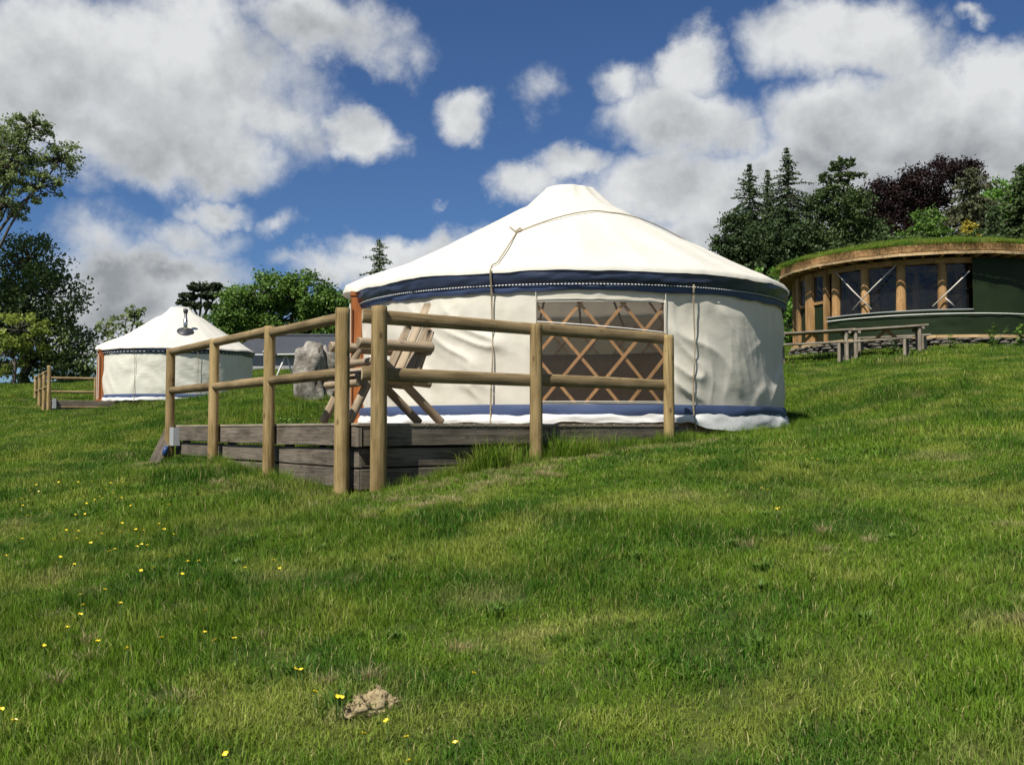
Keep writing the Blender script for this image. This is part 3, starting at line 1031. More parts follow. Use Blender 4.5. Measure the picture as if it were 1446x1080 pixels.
# stub of the stove flue flashing on the far slope
pf = roof1(1.53, R(-102), .0)
nn = Vector((-.45 * math.sin(R(78)), .10, .89)).normalized()
tube('flue_flashing', [pf - nn * .02, pf + nn * .05, pf + nn * .09, pf + nn * .11], [.19, .185, .13, .05], M_black, Y1, segs=18)

# ------------------------------------------------------------------ second yurt with its deck
Y2C = Vector((-12.45, 37.0, 0))
Z2 = EYE + 1.02
Y2, roof2 = yurt('smaller looking yurt further off by the left trees with steel flue on its roof', Y2C, 2.66, Z2, 1.93, 3.52, math.atan2(-.90, .43),
                 None, (R(-14), R(32)), 55, False, M_canvas2, M_roof, group='cream yurts on the hillside', flue=(1.75, R(25), .85))
deck2 = thing('deck', (-15.0, 34.5, Z2 - .4), 'small brown timber deck beside the far yurt door', 'deck')
u2, v2 = Vector((-.5, .866, 0)), Vector((.866, .5, 0))
D2 = Vector((-15.65, 33.7, 0))


def uv2(a, b, z):
    p = D2 + u2 * a + v2 * b
    return Vector((p.x, p.y, z))


for i in range(14):
    plank('deck_board', uv2(0, .07 + .142 * i, Z2 - .02), uv2(5.4, .07 + .142 * i, Z2 - .02), .134, .03, M_deck, deck2, side=v2, warp=0)
for ri in range(2):
    z = Z2 - .13 - .2 * ri
    plank('side_board', uv2(.02, .03, z), uv2(.02, 2.0, z), .185, .04, M_grey, deck2)
    for k in range(3):
        plank('side_board', uv2(.05 + 1.8 * k, .02, z), uv2(1.82 + 1.8 * k, .02, z), .185, .04, M_grey, deck2)
plank('edge_trim', uv2(-.015, .0, Z2 - .235), uv2(-.015, 2.0, Z2 - .235), .03, .03, M_larchlight, deck2)
box('socket_box', uv2(-.06, .08, Z2 - .12), (.12, .10, .34), M_box, deck2, rz=.5)
fence3 = thing('post_and_rail_fence', uv2(0, -.1, Z2 - .5), 'thin looking round post fence on the left side of the far yurt deck', 'fence', 'fence of the far deck')
l2 = [uv2(.05 + 1.8 * k, -.09, 0) for k in range(4)]
for k, p in enumerate(l2):
    log('post', (p.x, p.y, g1(p.x, p.y) - .2), (p.x, p.y, Z2 + 1.05 + (.12 if k == 0 else 0)), .068, .062, M_post, fence3, segs=10, endmat=M_end)
for hz in (RT, RL):
    for k in range(3):
        log('rail', l2[k] + Vector((0, 0, Z2 + hz)), l2[k + 1] + Vector((0, 0, Z2 + hz)), .05, .046, M_rail, fence3, segs=8)
fence4 = thing('post_and_rail_fence', uv2(5.5, .2, Z2 - .5), 'two rails running from far deck posts to the far yurt door', 'fence', 'fence of the far deck')
b2 = [uv2(5.45, -.09, 0), uv2(5.0, 2.0, 0), uv2(4.6, 3.0, 0)]
for hz in (RT, RL):
    for k in range(2):
        log('rail', b2[k] + Vector((0, 0, Z2 + hz)), b2[k + 1] + Vector((0, 0, Z2 + hz)), .05, .048, M_rail, fence4, segs=8)
for p in b2[1:]:
    log('post', (p.x, p.y, g1(p.x, p.y) - .2), (p.x, p.y, Z2 + 1.03), .062, .058, M_post, fence4, segs=10, endmat=M_end)

# ------------------------------------------------------------------ log armchair on the near deck
CH = uv(.66, .02)


def ch(a, b, z):
    """a rearwards (0 front feet .. 1.1 rear feet), b across (0 near .. .6 far), z above deck"""
    p = CH + v * a + u * b
    return Vector((p.x, p.y, DECK + z))


chair = thing('log_armchair', ch(.5, .3, 0), 'rustic log armchair with pointed back slats behind the front rails', 'chair')
for b in (0.0, .60):
    log('leg', ch(.0, b, .012), ch(.40, b, .78), .044, .042, M_log, chair, endmat=M_logend, rough=.06)
    log('leg', ch(1.10, b + .07 - .14 * (b > .3), .012), ch(.42, b + .07 - .14 * (b > .3), .62), .046, .044, M_log, chair, endmat=M_logend, rough=.06)
    log('armrest', ch(.08, b - .02 + .04 * (b > .3), .80), ch(.93, b - .02 + .04 * (b > .3), .785), .052, .058, M_log, chair, endmat=M_logend, rough=.06)
    log('side_rail', ch(.10, b + .05 - .10 * (b > .3), .47), ch(.95, b + .05 - .10 * (b > .3), .41), .040, .040, M_log, chair, endmat=M_logend)
    log('back_upright', ch(.72, b + .02 - .04 * (b > .3), .40), ch(.94, b + .02 - .04 * (b > .3), .98), .044, .042, M_log, chair, endmat=M_logend, point=.06)
for k in range(5):
    a = .16 + .125 * k
    log('seat_slat', ch(a, -.06, .505 - .022 * k), ch(a, .66, .505 - .022 * k), .052, .052, M_log, chair, half=True, side=(0, 0, 1), endmat=M_logend)
for (b, zt) in ((.08, 1.04), (.30, 1.30), (.52, 1.06)):
    t1 = (zt - .42) * .48
    log('back_slat', ch(.66, b, .42), ch(.66 + t1, b, zt), .084, .072, M_log, chair, half=True, squash=.6, side=-v + Vector((0, 0, .4)), endmat=M_logend, rough=.05, point=.09)
log('cross_rail', ch(.87, -.06, .74), ch(.87, .66, .74), .042, .040, M_log, chair, endmat=M_logend)
log('cross_rail', ch(.80, -.03, .50), ch(.80, .63, .50), .040, .040, M_log, chair, endmat=M_logend)
log('cross_rail', ch(.24, -.08, .62), ch(.24, .70, .62), .040, .040, M_log, chair, endmat=M_logend)
log('cross_rail', ch(.07, -.07, .40), ch(.07, .67, .40), .042, .040, M_log, chair, endmat=M_logend)

# ------------------------------------------------------------------ socket box and leaning board by the left fence end
pb = lp[3] + Vector((-.0, -.10, 0)) + v * .10
sb = thing('socket_box', (pb.x, pb.y, DECK - .28), 'grey electric socket box with blue plug at the far end of the left fence', 'socket box')
box('housing', (pb.x, pb.y, DECK - .155), (.20, .12, .25), M_box, sb, rz=math.atan2(u.y, u.x), bev=.015)
q = pb - v * .05 - u * .02
tube('plug', [q + Vector((-.04, -.07, DECK - .29)), q + Vector((-.045, -.085, DECK - .33)), q + Vector((-.05, -.10, DECK - .40)), q + Vector((-.05, -.10, DECK - .42))], [.025, .036, .036, .015], M_bluep, sb, segs=12)
p0_, p1_ = at(213, 668, 13.3), at(240, 608, 13.75)
p0_.z = g1(p0_.x, p0_.y) - .05
lb = plank('leaning_board', p0_, p1_, .15, .03, M_grey, None, side=(1, .4, 0))
tag(lb, 'grey board leaning against the far end of the left fence', 'board')
for i, (px, py, dd) in enumerate(((530, 700, 8.9),)):
    pass

# ------------------------------------------------------------------ boulders
def boulder(name, label, px, base_py, depth, w, d, h, seed, cat='boulder'):
    c = at(px, base_py, depth)
    zb = g1(c.x, c.y) - .15
    n1, n2 = 40, 26
    vs = []
    th = np.linspace(0, 2 * math.pi, n1, endpoint=False)
    ph = np.linspace(-math.pi / 2, math.pi / 2, n2)
    T, Pp = np.meshgrid(th, ph)
    ex = .72
    sx = np.sign(np.cos(T)) * np.abs(np.cos(T)) ** ex * np.cos(Pp) ** .6
    sy = np.sign(np.sin(T)) * np.abs(np.sin(T)) ** ex * np.cos(Pp) ** .6
    sz = np.sign(np.sin(Pp)) * np.abs(np.sin(Pp)) ** .7
    nz = 1 + .30 * fbm(sx * 1.3 + seed, sy * 1.4, sz * 1.4, 3, seed) + .08 * (1 - np.abs(fbm(sx * 2 + seed, sy * 2, sz * 4, 2, seed + 5)))
    taper = 1 - .08 * sz
    notch = .14 * np.exp(-((sx - .05) / .16) ** 2) * sm(sz, .3, 1.0)
    X = c.x + sx * nz * taper * w / 2
    Yv = c.y + sy * nz * taper * d / 2
    Z = zb + (sz * nz * (1 - notch) + 1) * h / 2
    o = grid_obj(name, X, Yv, Z, M_rock, None, Matrix.Translation((c.x, c.y, zb)), wrap=True)
    return tag(o, label, cat)


boulder('boulder', 'tall pale weathered boulder standing on grass behind the left fence rails', 437, 560, 20.0, .60, .5, 1.26, 3)
boulder('boulder', 'low darker boulder half hidden against the right side of the tall pale boulder', 464, 562, 20.3, .42, .5, 1.08, 14)

# ------------------------------------------------------------------ roundhouse
RC = Vector((13.4, 32.45, 0))
RW, RE = 3.93, 4.43
rz = lambda rel: EYE + rel
rh = thing('roundhouse', (RC.x, RC.y, rz(2.3)), 'round timber building with turf roof, clear windows and dark green tarpaulin walls', 'building')


def hit(px, C, rad):
    """angle on circle where the sight line at column px first meets it"""
    d = ray(px, 540)
    d = Vector((d.x, 1, 0)).normalized()
    b = d.dot(C)
    disc = b * b - (C.length_squared - rad * rad)
    if disc < 0:
        disc = 0
    t = b - math.sqrt(disc)
    p = d * t
    return math.atan2(p.x - C.x, -(p.y - C.y))


FASC_T, FASC_B = rz(5.32), rz(5.02)
SILL, TARP_T = rz(2.74), rz(3.46)
# fascia boards and lower strip
NF = 22
for k in range(NF):
    t0, t1 = 2 * math.pi * k / NF + .06, 2 * math.pi * (k + 1) / NF + .06
    rr = RE
    plank('fascia_board', ring(RC, rr, t0, (FASC_T + FASC_B) / 2 + .055), ring(RC, rr, t1, (FASC_T + FASC_B) / 2 + .05), .20, .05, M_larch, rh, warp=.0)
    plank('fascia_strip', ring(RC, rr + .05, t0, FASC_B + .035), ring(RC, rr + .05, t1, FASC_B + .035), .085, .05, M_larchlight, rh, warp=.0)
# turf roof
prof = [(0.02, .70), (1.0, .66), (2.0, .54), (3.0, .38), (3.8, .21), (4.2, .09), (4.40, .02), (4.40, -.1), (4.1, -.12), (0.02, -.12)]
tr = np.linspace(0, 2 * math.pi, 96, endpoint=False)
TR, PR = np.meshgrid(tr, np.array([p[0] for p in prof]))
_, PZ = np.meshgrid(tr, np.array([p[1] for p in prof]))
turf = grid_obj('turf_roof', RC.x + PR * np.sin(TR), RC.y - PR * np.cos(TR), FASC_T + PZ, G_ground, rh, WM[rh.name], wrap=True, mats=[G_ground, M_darkvoid], fmat=np.repeat((np.arange(len(prof) - 1) >= 7).astype(int), 96))
# eave soffit rafters
for k in range(52):
    t = 2 * math.pi * k / 52
    plank('rafter', ring(RC, RW - .2, t, FASC_B + .03), ring(RC, RE - .04, t, FASC_B + .03), .12, .05, M_larch, rh, warp=0)
# sill ring, inner beam ring, floor
for k in range(NF * 2):
    t0, t1 = math.pi * k / NF, math.pi * (k + 1) / NF
    plank('sill_board', ring(RC, RW + .10, t0, SILL - .05), ring(RC, RW + .10, t1, SILL - .05), .09, .16, M_larchlight, rh, warp=0)
    if k % 2 == 0:
        t1 = math.pi * (k + 2) / NF
        plank('wall_plate', ring(RC, RW - .03, t0, FASC_B - .10), ring(RC, RW - .03, t1, FASC_B - .10), .16, .14, M_larch, rh, warp=0)
        plank('ring_beam', ring(RC, 2.4, t0, FASC_B - .10), ring(RC, 2.4, t1, FASC_B - .10), .2, .18, M_larch, rh, warp=0)
nf = 48
vs = [(RC.x + RW * math.sin(t), RC.y - RW * math.cos(t), SILL - .04) for t in np.linspace(0, 2 * math.pi, nf, endpoint=False)]
mesh_obj('floor', vs, [tuple(range(nf))], M_floor, rh)
# columns
cols = [(1221, .135), (1274, .145), (1335, .135), (1179, .15)]
used_t = [hit(c[0], RC, RW) for c in cols]
for (px, r), t in zip(cols, used_t):
    log('column', ring(RC, RW - .13, t, SILL - .1), ring(RC, RW - .13, t, FASC_B), r * 1.08, r * .9, M_larch, rh, segs=14, rough=.10)
for k in range(9):
    t = used_t[2] + .30 + .30 * k
    log('column', ring(RC, RW - .08, t, SILL - .1), ring(RC, RW - .08, t, FASC_B), .14, .12, M_larch, rh, segs=10, rough=.08)
for k in range(12):
    t = hit(1296, RC, 2.4) + 2 * math.pi * k / 12
    log('inner_column', ring(RC, 2.4, t, SILL - .1), ring(RC, 2.4, t, FASC_B - .2), .12, .10, M_larch, rh, segs=10, rough=.12)
# back wall of tarpaulin (behind) and the dark green front
tL, tR = hit(1172, RC, RW + .04), hit(1375, RC, RW + .04)


def wall_sheet(name, ta, tb, z0, z1, mat, rad, n=60, amp=.02, seed=1, nz=14, label=None):
    T, H = np.meshgrid(np.linspace(ta, tb, n), np.linspace(0, 1, nz))
    rr = rad + amp * fbm(T * RW * .8, H * 1.5, oct=3, seed=seed) + amp * .8 * (1 - np.abs(fbm(T * RW * 1.8 + H * 1.2, H * .6, oct=2, seed=seed + 3))) ** 2
    o = grid_obj(name, RC.x + rr * np.sin(T), RC.y - rr * np.cos(T), z0 + H * (z1 - z0), mat, rh, WM[rh.name])
    return o


wall_sheet('tarpaulin', tL, tR + .02, SILL, TARP_T, M_tarp, RW + .09, seed=5)
wall_sheet('tarpaulin', tR, tR + 2.0, SILL, FASC_B - .05, M_tarp, RW + .11, seed=9, n=120)
wall_sheet('tarpaulin', tR + 2.1, 2 * math.pi + tL - 1.1, SILL, FASC_B - .05, M_tarp, RW + .05, seed=13, n=120)
ro = [ring(RC, RW + .155, tL + (tR + 1.2 - tL) * k / 80, TARP_T - .11 + .0 * k) for k in range(81)]
tube('wall_rope', ro, .012, M_cord_w, rh, segs=5)
ro = [ring(RC, RW + .15, tL + (tR - tL) * k / 50, TARP_T + .005) for k in range(51)]
tube('tarpaulin_hem', ro, .016, M_box, rh, segs=5)
# clear window sheets between columns
edges = [tL + .01] + sorted(used_t)[1:] + [tR]
for k in range(len(edges) - 1):
    wall_sheet('window', edges[k] + .004, edges[k + 1] - .004, TARP_T - .02, FASC_B - .12, M_pane_r, RW - .13, n=16, nz=10, amp=.015, seed=30 + k)
# diagonal braces


def brace(pa, ya, pb_, yb):
    ta, tb = hit(pa, RC, RW + .1), hit(pb_, RC, RW + .1)
    def zz(px, py, t):
        dep = ring(RC, RW + .1, t, 0).y
        return at(px, py, dep).z
    a_, b_ = ring(RC, RW + .13, ta, zz(pa, ya, ta)), ring(RC, RW + .13, tb, zz(pb_, yb, tb))
    mid_ = ring(RC, RW + .15, (ta + tb) / 2, (a_.z + b_.z) / 2)
    tube('brace', [a_, mid_, b_], .020, M_bracew, rh, segs=6)


brace(1183, 384, 1233, 437)
brace(1206, 438, 1268, 375)
brace(1319, 433, 1372, 383)
brace(1337, 421, 1350, 433)
# glazed door bays on the left
djt = [hit(p, RC, RW) for p in (1123.5, 1131, 1146.5, 1169)]
for t, w in zip(djt, (.16, .22, .40, .12)):
    pa_ = ring(RC, RW + .0, t, SILL - .05)
    plank('door_post', pa_, pa_ + Vector((0, 0, FASC_B - SILL)), w, .18, M_larch, rh, side=(math.cos(t), math.sin(t), 0), warp=0)
for a, b in ((djt[1], djt[2]), (djt[2], djt[3])):
    wd = wall_sheet('door', a, b, SILL + 1.28, FASC_B - .15, M_pane_r, RW, n=8, nz=6, amp=.003, seed=40)
    pa_, pb2 = ring(RC, RW, a, SILL + 1.25), ring(RC, RW, b, SILL + 1.25)
    plank('mid_rail', pa_, pb2, .09, .09, M_larch, wd, warp=0)
    pa_, pb2 = ring(RC, RW - .02, a, SILL + .62), ring(RC, RW - .02, b, SILL + .62)
    plank('lower_panel', pa_, pb2, 1.2, .04, M_tarp, wd, warp=0)
    tube('brace', [ring(RC, RW - .12, a + .01, FASC_B - .3), ring(RC, RW - .12, b - .01, SILL + 1.35)], .03, M_larchlight, wd)
# dry stone plinth
stones = []
ta, tb = hit(1118, RC, RW + .1), hit(1500, RC, RW + .1)
zrow = SILL - .10
row = 0
src = []
for s in range(10):
    vs = []
    for k in range(12):
        a = 2 * math.pi * k / 12
        for (yy, sc) in ((-.5, .8), (-.15, 1), (.2, 1), (.5, .75)):
            nn = 1 + .25 * float(vnoise(math.cos(a) + s * 7, math.sin(a) + yy, yy * 3 + s))
            vs.append((math.cos(a) * sc * .5 * nn, math.sin(a) * sc * .5 * nn, yy * nn))
    fs = []
    for k in range(12):
        k2 = (k + 1) % 12
        for e in range(3):
            fs.append((k * 4 + e, k2 * 4 + e, k2 * 4 + e + 1, k * 4 + e + 1))
    fs += [tuple(k * 4 + 3 for k in range(12)), tuple(k * 4 for k in range(11, -1, -1))]
    me = bpy.data.meshes.new('stone')
    me.from_pydata(vs, [], fs)
    me.materials.append(M_stone)
    src.append(me)
cnt = 0
while zrow > rz(2.15) and cnt < 290:
    hh = random.uniform(.06, .12)
    t = ta + random.uniform(0, .03)
    while t < tb and cnt < 290:
        ww = random.uniform(.25, .6)
        dt = ww / RW
        c = ring(RC, RW + .06 + random.uniform(-.05, .05), t + dt / 2, zrow - hh / 2)
        Ms = Matrix.Translation(c) @ Matrix.Rotation(t + dt / 2, 4, 'Z') @ Matrix.Rotation(random.uniform(-.06, .06), 4, 'Y') @ Matrix.Diagonal((ww * 1.02, .34, hh * .98, 1))
        link('stone', random.choice(src), rh, Ms)
        cnt += 1
        t += dt
    zrow -= hh

# ------------------------------------------------------------------ picnic tables and benches before the roundhouse
def trestle_table(name, label, cat, pxa, pya, pxb, pyb, depth, hh, wid, pair, group, brace_on=True):
    a, b = at(pxa, pya, depth), at(pxb, pyb, depth - .1)
    T = thing(name, ((a.x + b.x) / 2, (a.y + b.y) / 2, min(a.z, b.z) - hh), label, cat, group)
    ax = (b - a).normalized()
    ac = Vector((-ax.y, ax.x, 0)).normalized()
    nbd = 4 if wid > .5 else 2
    for k in range(nbd):
        o = ac * (wid * ((k + .5) / nbd - .5))
        plank('top_board', a + o, b + o, wid / nbd - .01, .045, M_bench, T, side=ac, warp=.006)
    L = (b - a).length
    for e in (.09, .93):
        c = a.lerp(b, e)
        for s in (-1, 1):
            p = c + ac * (s * wid * .38) + ax * (s * .07)
            log('leg', (p.x, p.y, g1(p.x, p.y) - .1), p - Vector((0, 0, .03)), (.052 if pair else .042), (.048 if pair else .038), M_bench, T, segs=9, rough=.08)
        if pair:
            log('cross_bar', c - ac * (wid * .5) - Vector((0, 0, .07)), c + ac * (wid * .5) - Vector((0, 0, .07)), .04, .04, M_bench, T, segs=8)
    if brace_on:
        c = a.lerp(b, .5)
        for s in (-1, 1):
            plank('brace', c - Vector((0, 0, .05)) + ax * (.02 * s), c + ax * (s * .34) - Vector((0, 0, .33)), .08, .04, M_larch, T, warp=0)
    return T


trestle_table('picnic_table', 'weathered plank table partly hidden by the near yurt, before the roundhouse door', 'table', 1092, 473, 1202, 466.5, 25.2, .75, .75, True, 'picnic tables before the roundhouse')
trestle_table('picnic_table', 'weathered plank table standing clear of the yurt before the tarpaulin wall', 'table', 1198, 467.5, 1304, 460.5, 25.0, .75, .75, True, 'picnic tables before the roundhouse')
trestle_table('bench', 'narrow plank bench in front of the table nearest the yurt', 'bench', 1094, 487.5, 1194, 483, 24.3, .45, .28, False, 'benches at the picnic tables', False)
trestle_table('bench', 'narrow plank bench in front of the table clear of the yurt', 'bench', 1190, 483.5, 1286, 477, 24.1, .45, .28, False, 'benches at the picnic tables', False)
trestle_table('bench', 'narrow plank bench behind the table clear of the yurt', 'bench', 1206, 478, 1312, 473, 25.9, .45, .28, False, 'benches at the picnic tables', False)

# ------------------------------------------------------------------ slate roofed farm building and the pale car
bd = at(430, 520, 52)
bz = g1(bd.x, bd.y)
barn = thing('farm_building', (bd.x, bd.y, bz), 'low grey farm building with dark slate roof behind the boulders', 'building')
eL, eR = at(372, 499, 52), at(640, 499, 52)
rL, rR = at(389, 474.5, 55.5), at(640, 474.5, 55.5)
bk = 7.0
w0, w1 = Vector((eL.x + .3, 52.3, bz - 1)), Vector((eR.x, 52.3, bz - 1))
ze_ = eL.z
vs = [w0, w1, (w1.x, w1.y, ze_), (w0.x, w0.y, ze_), (w0.x, w0.y + bk - .6, bz - 1), (w1.x, w1.y + bk - .6, bz - 1), (w1.x, w1.y + bk - .6, ze_), (w0.x, w0.y + bk - .6, ze_)]
mesh_obj('wall', vs, [(0, 1, 2, 3), (4, 0, 3, 7), (1, 5, 6, 2), (5, 4, 7, 6)], M_render, barn)
e0, e1 = Vector((eL.x, 52, ze_)), Vector((eR.x + .2, 52, ze_))
e2, e3 = Vector((eR.x + .2, 52 + bk, ze_)), Vector((eL.x, 52 + bk, ze_))
r0 = Vector((rL.x, 55.5, rL.z))
r1 = Vector((rR.x, 55.5, rL.z))
dz = Vector((0, 0, -.12))
vs = [e0, e1, e2, e3, r0, r1] + [p + dz for p in (e0, e1, e2, e3)]
rf = mesh_obj('roof', vs, [(0, 1, 5, 4), (2, 3, 4, 5), (3, 0, 4), (1, 2, 5), (0, 6, 7, 1), (3, 9, 6, 0), (6, 9, 8, 7), (1, 7, 8, 2)], M_slate, barn)
tube('hip_ridge', [e0 + Vector((0, 0, .04)), r0 + Vector((0, 0, .04))], .07, M_render, rf, segs=6)
tube('ridge', [r0 + Vector((0, 0, .04)), r1 + Vector((0, 0, .04))], .08, M_slate, rf, segs=6)
lw0, lw1 = at(320, 499, 53.5), at(384, 499, 53.5)
vs = [(lw0.x, 54, bz - 1), (lw1.x, 54, bz - 1), (lw1.x, 54, lw1.z), (lw0.x, 54, lw0.z), (lw0.x, 58, bz - 1), (lw1.x, 58, bz - 1), (lw1.x, 58, lw1.z), (lw0.x, 58, lw0.z)]
mesh_obj('wing_wall', vs, [(0, 1, 2, 3), (4, 0, 3, 7), (1, 5, 6, 2), (5, 4, 7, 6)], M_render, barn)
vs = [(lw0.x, 53.6, lw0.z), (lw1.x + .4, 53.6, lw1.z), (lw1.x + .4, 56, rL.z - .1), (lw0.x + .6, 56, rL.z - .1), (lw0.x, 58.4, lw0.z), (lw1.x + .4, 58.4, lw1.z)]
mesh_obj('wing_roof', vs, [(0, 1, 2, 3), (5, 4, 3, 2), (4, 0, 3)], M_slate, barn)
for px in (362, 440, 520):
    wv_ = at(px, 509, 52.25)
    wn_ = box('window', (wv_.x, wv_.y, wv_.z), (.9, .06, .7), M_skirt, barn)
    box('pane', (wv_.x, wv_.y - .04, wv_.z), (.76, .03, .56), M_glassdark, wn_)


# low white framed stand seen either side of the tall boulder
fa, fb = at(404, 517, 40.0), at(474, 517, 40.0)
stand = thing('white_stand', (fa.x, fa.y, g1(fa.x, fa.y)), 'low white framed stand showing on both sides of the tall boulder', 'stand')
for p in (fa, fb):
    tp = Vector((p.x, p.y, at(404, 500, 40.0).z))
    for s_ in (-1, 1):
        ft_ = p + Vector((s_ * .38 - .1, .3 * s_, 0))
        tube('leg', [(ft_.x, ft_.y, g1(ft_.x, ft_.y) - .05), tp], .035, M_skirt, stand)
ta_, tb_ = Vector((fa.x - .3, fa.y, at(404, 501, 40.0).z)), Vector((fb.x + .2, fb.y, at(404, 499.5, 40.0).z))
plank('top_board', ta_, tb_, .55, .05, M_skirt, stand, side=(0, 1, 0))
for k in range(3):
    zz_ = Vector((0, 0, -.14 - .16 * k))
    plank('side_slat', ta_.lerp(tb_, .62) + zz_ + Vector((0, -.1, 0)), tb_ + zz_ + Vector((0, -.1, 0)), .12, .03, M_box, stand)

# ------------------------------------------------------------------ vegetation helpers
def rand_unit(n):
    d = rng.normal(size=(n, 3))
    return d / np.linalg.norm(d, axis=1, keepdims=True)


def leaf_quads(cen, size, axis=None, aspect=.62, updir=None, upw=0.0):
    """rhombic leaf cards: cen (n,3), size (n,), axis optional long direction"""
    n = len(cen)
    a = rand_unit(n) if axis is None else axis
    b = rand_unit(n)
    if updir is not None:
        nrm = b + updir * upw
        nrm /= np.linalg.norm(nrm, axis=1, keepdims=True)
        b = np.cross(nrm, a)
    else:
        b = b - a * (a * b).sum(1, keepdims=True)
    b /= np.maximum(np.linalg.norm(b, axis=1, keepdims=True), 1e-6)
    s = np.asarray(size)[:, None]
    p0, p2 = cen - a * s * .5, cen + a * s * .5
    m = cen + a * s * .05
    p1, p3 = m + b * s * .5 * aspect, m - b * s * .5 * aspect
    vs = np.stack([p0, p1, p2, p3], 1).reshape(-1, 3)
    q = np.arange(4 * n).reshape(n, 4)
    return vs, q


def limb_mesh(paths):
    """paths: list of (points list, r0, r1) -> one trunk mesh"""
    vs, fs = [], []
    for pts, r0, r1 in paths:
        n = len(pts)
        o = len(vs)
        seg = 7
        for i, p in enumerate(pts):
            a = pts[max(i - 1, 0)]
            b = pts[min(i + 1, n - 1)]
            t = (b - a).normalized()
            x = Vector((1, 0, 0)) - t * t.x
            if x.length < .1:
                x = Vector((0, 1, 0)) - t * t.y
            x.normalize()
            y = t.cross(x)
            rr = r0 + (r1 - r0) * i / (n - 1)
            for k in range(seg):
                an = 2 * math.pi * k / seg
                vs.append(p + x * math.cos(an) * rr + y * math.sin(an) * rr)
        for i in range(n - 1):
            for k in range(seg):
                k2 = (k + 1) % seg
                fs.append((o + i * seg + k, o + i * seg + k2, o + (i + 1) * seg + k2, o + (i + 1) * seg + k))
    return vs, fs


def wob(a, b, n, amp):
    pts = []
    for k in range(n + 1):
        f = k / n
        p = a.lerp(b, f)
        if 0 < k < n:
            p = p + Vector((random.uniform(-1, 1), random.uniform(-1, 1), random.uniform(-.6, .6))) * amp
        pts.append(p)
    return pts


def broadleaf(name, label, px, depth, blobs, mat, leaf=.3, dens=1.0, trunk=.25, group=None, cat='tree', base_px=None, spread=.28, limbs=True, twigs=.35):
    """blobs: photo ellipses (px, py, rx, ry) at this depth, given thickness from rx"""
    bp = at(base_px if base_px is not None else px, 500, depth)
    base = Vector((bp.x, bp.y, g1(bp.x, bp.y) - .3))
    T = thing(name, base, label, cat, group)
    k = depth / FPX
    Cs, Ss, paths = [], [], []
    cents = []
    for (x, y, rx, ry) in blobs:
        c = at(x, y, depth + random.uniform(-.3, .3) * rx * k)
        a = np.array([rx * k, rx * k * .85, ry * k])
        ncl = max(4, int(26 * dens * (a[0] * a[2]) ** .5 * 1.1 + 6))
        d = rand_unit(ncl)
        rad = rng.uniform(.45, 1.0, ncl) ** .6
        cl = np.array(c) + d * a * rad[:, None]
        rc = spread * min(a[0], a[2]) * rng.uniform(.7, 1.35, ncl)
        npl = int(max(10, 34 * dens * (.3 / leaf) ** 1.4))
        for i in range(ncl):
            m = int(npl * rng.uniform(.6, 1.4) * max(.5, rc[i] / .5))
            dd = rng.normal(size=(m, 3)) * rc[i] * np.array([.62, .62, .42])
            Cs.append(cl[i] + dd)
            Ss.append(leaf * rng.uniform(.6, 1.3, m))
        cents.append((Vector(c), cl, a))
    Cc, Sc = np.concatenate(Cs), np.concatenate(Ss)
    up = np.tile(np.array([[0, 0, 1.0]]), (len(Cc), 1))
    vs, q = leaf_quads(Cc, Sc, updir=up, upw=.7)
    quad_mesh('crown', vs - np.array(base), q, mat, T, Matrix.Translation(base))
    low = min(cents, key=lambda c: c[0].z)[0]
    fork = base.lerp(Vector((sum(c[0].x for c in cents) / len(cents), base.y, sum(c[0].z for c in cents) / len(cents))), .5)
    paths.append((wob(base, fork, 5, trunk * .4), trunk, trunk * .75))
    if limbs:
        for c, cl, a in cents:
            paths.append((wob(fork, c, 5, .25), trunk * .6, trunk * .22))
            for i in range(int(len(cl) * twigs)):
                paths.append((wob(c, Vector(cl[i]), 3, .15), trunk * .2, .02))
    lv, lf = limb_mesh(paths)
    mesh_obj('trunk', [Vector(p) - base for p in lv], lf, M_trunk, T, Matrix.Translation(base), smooth=True)
    return T


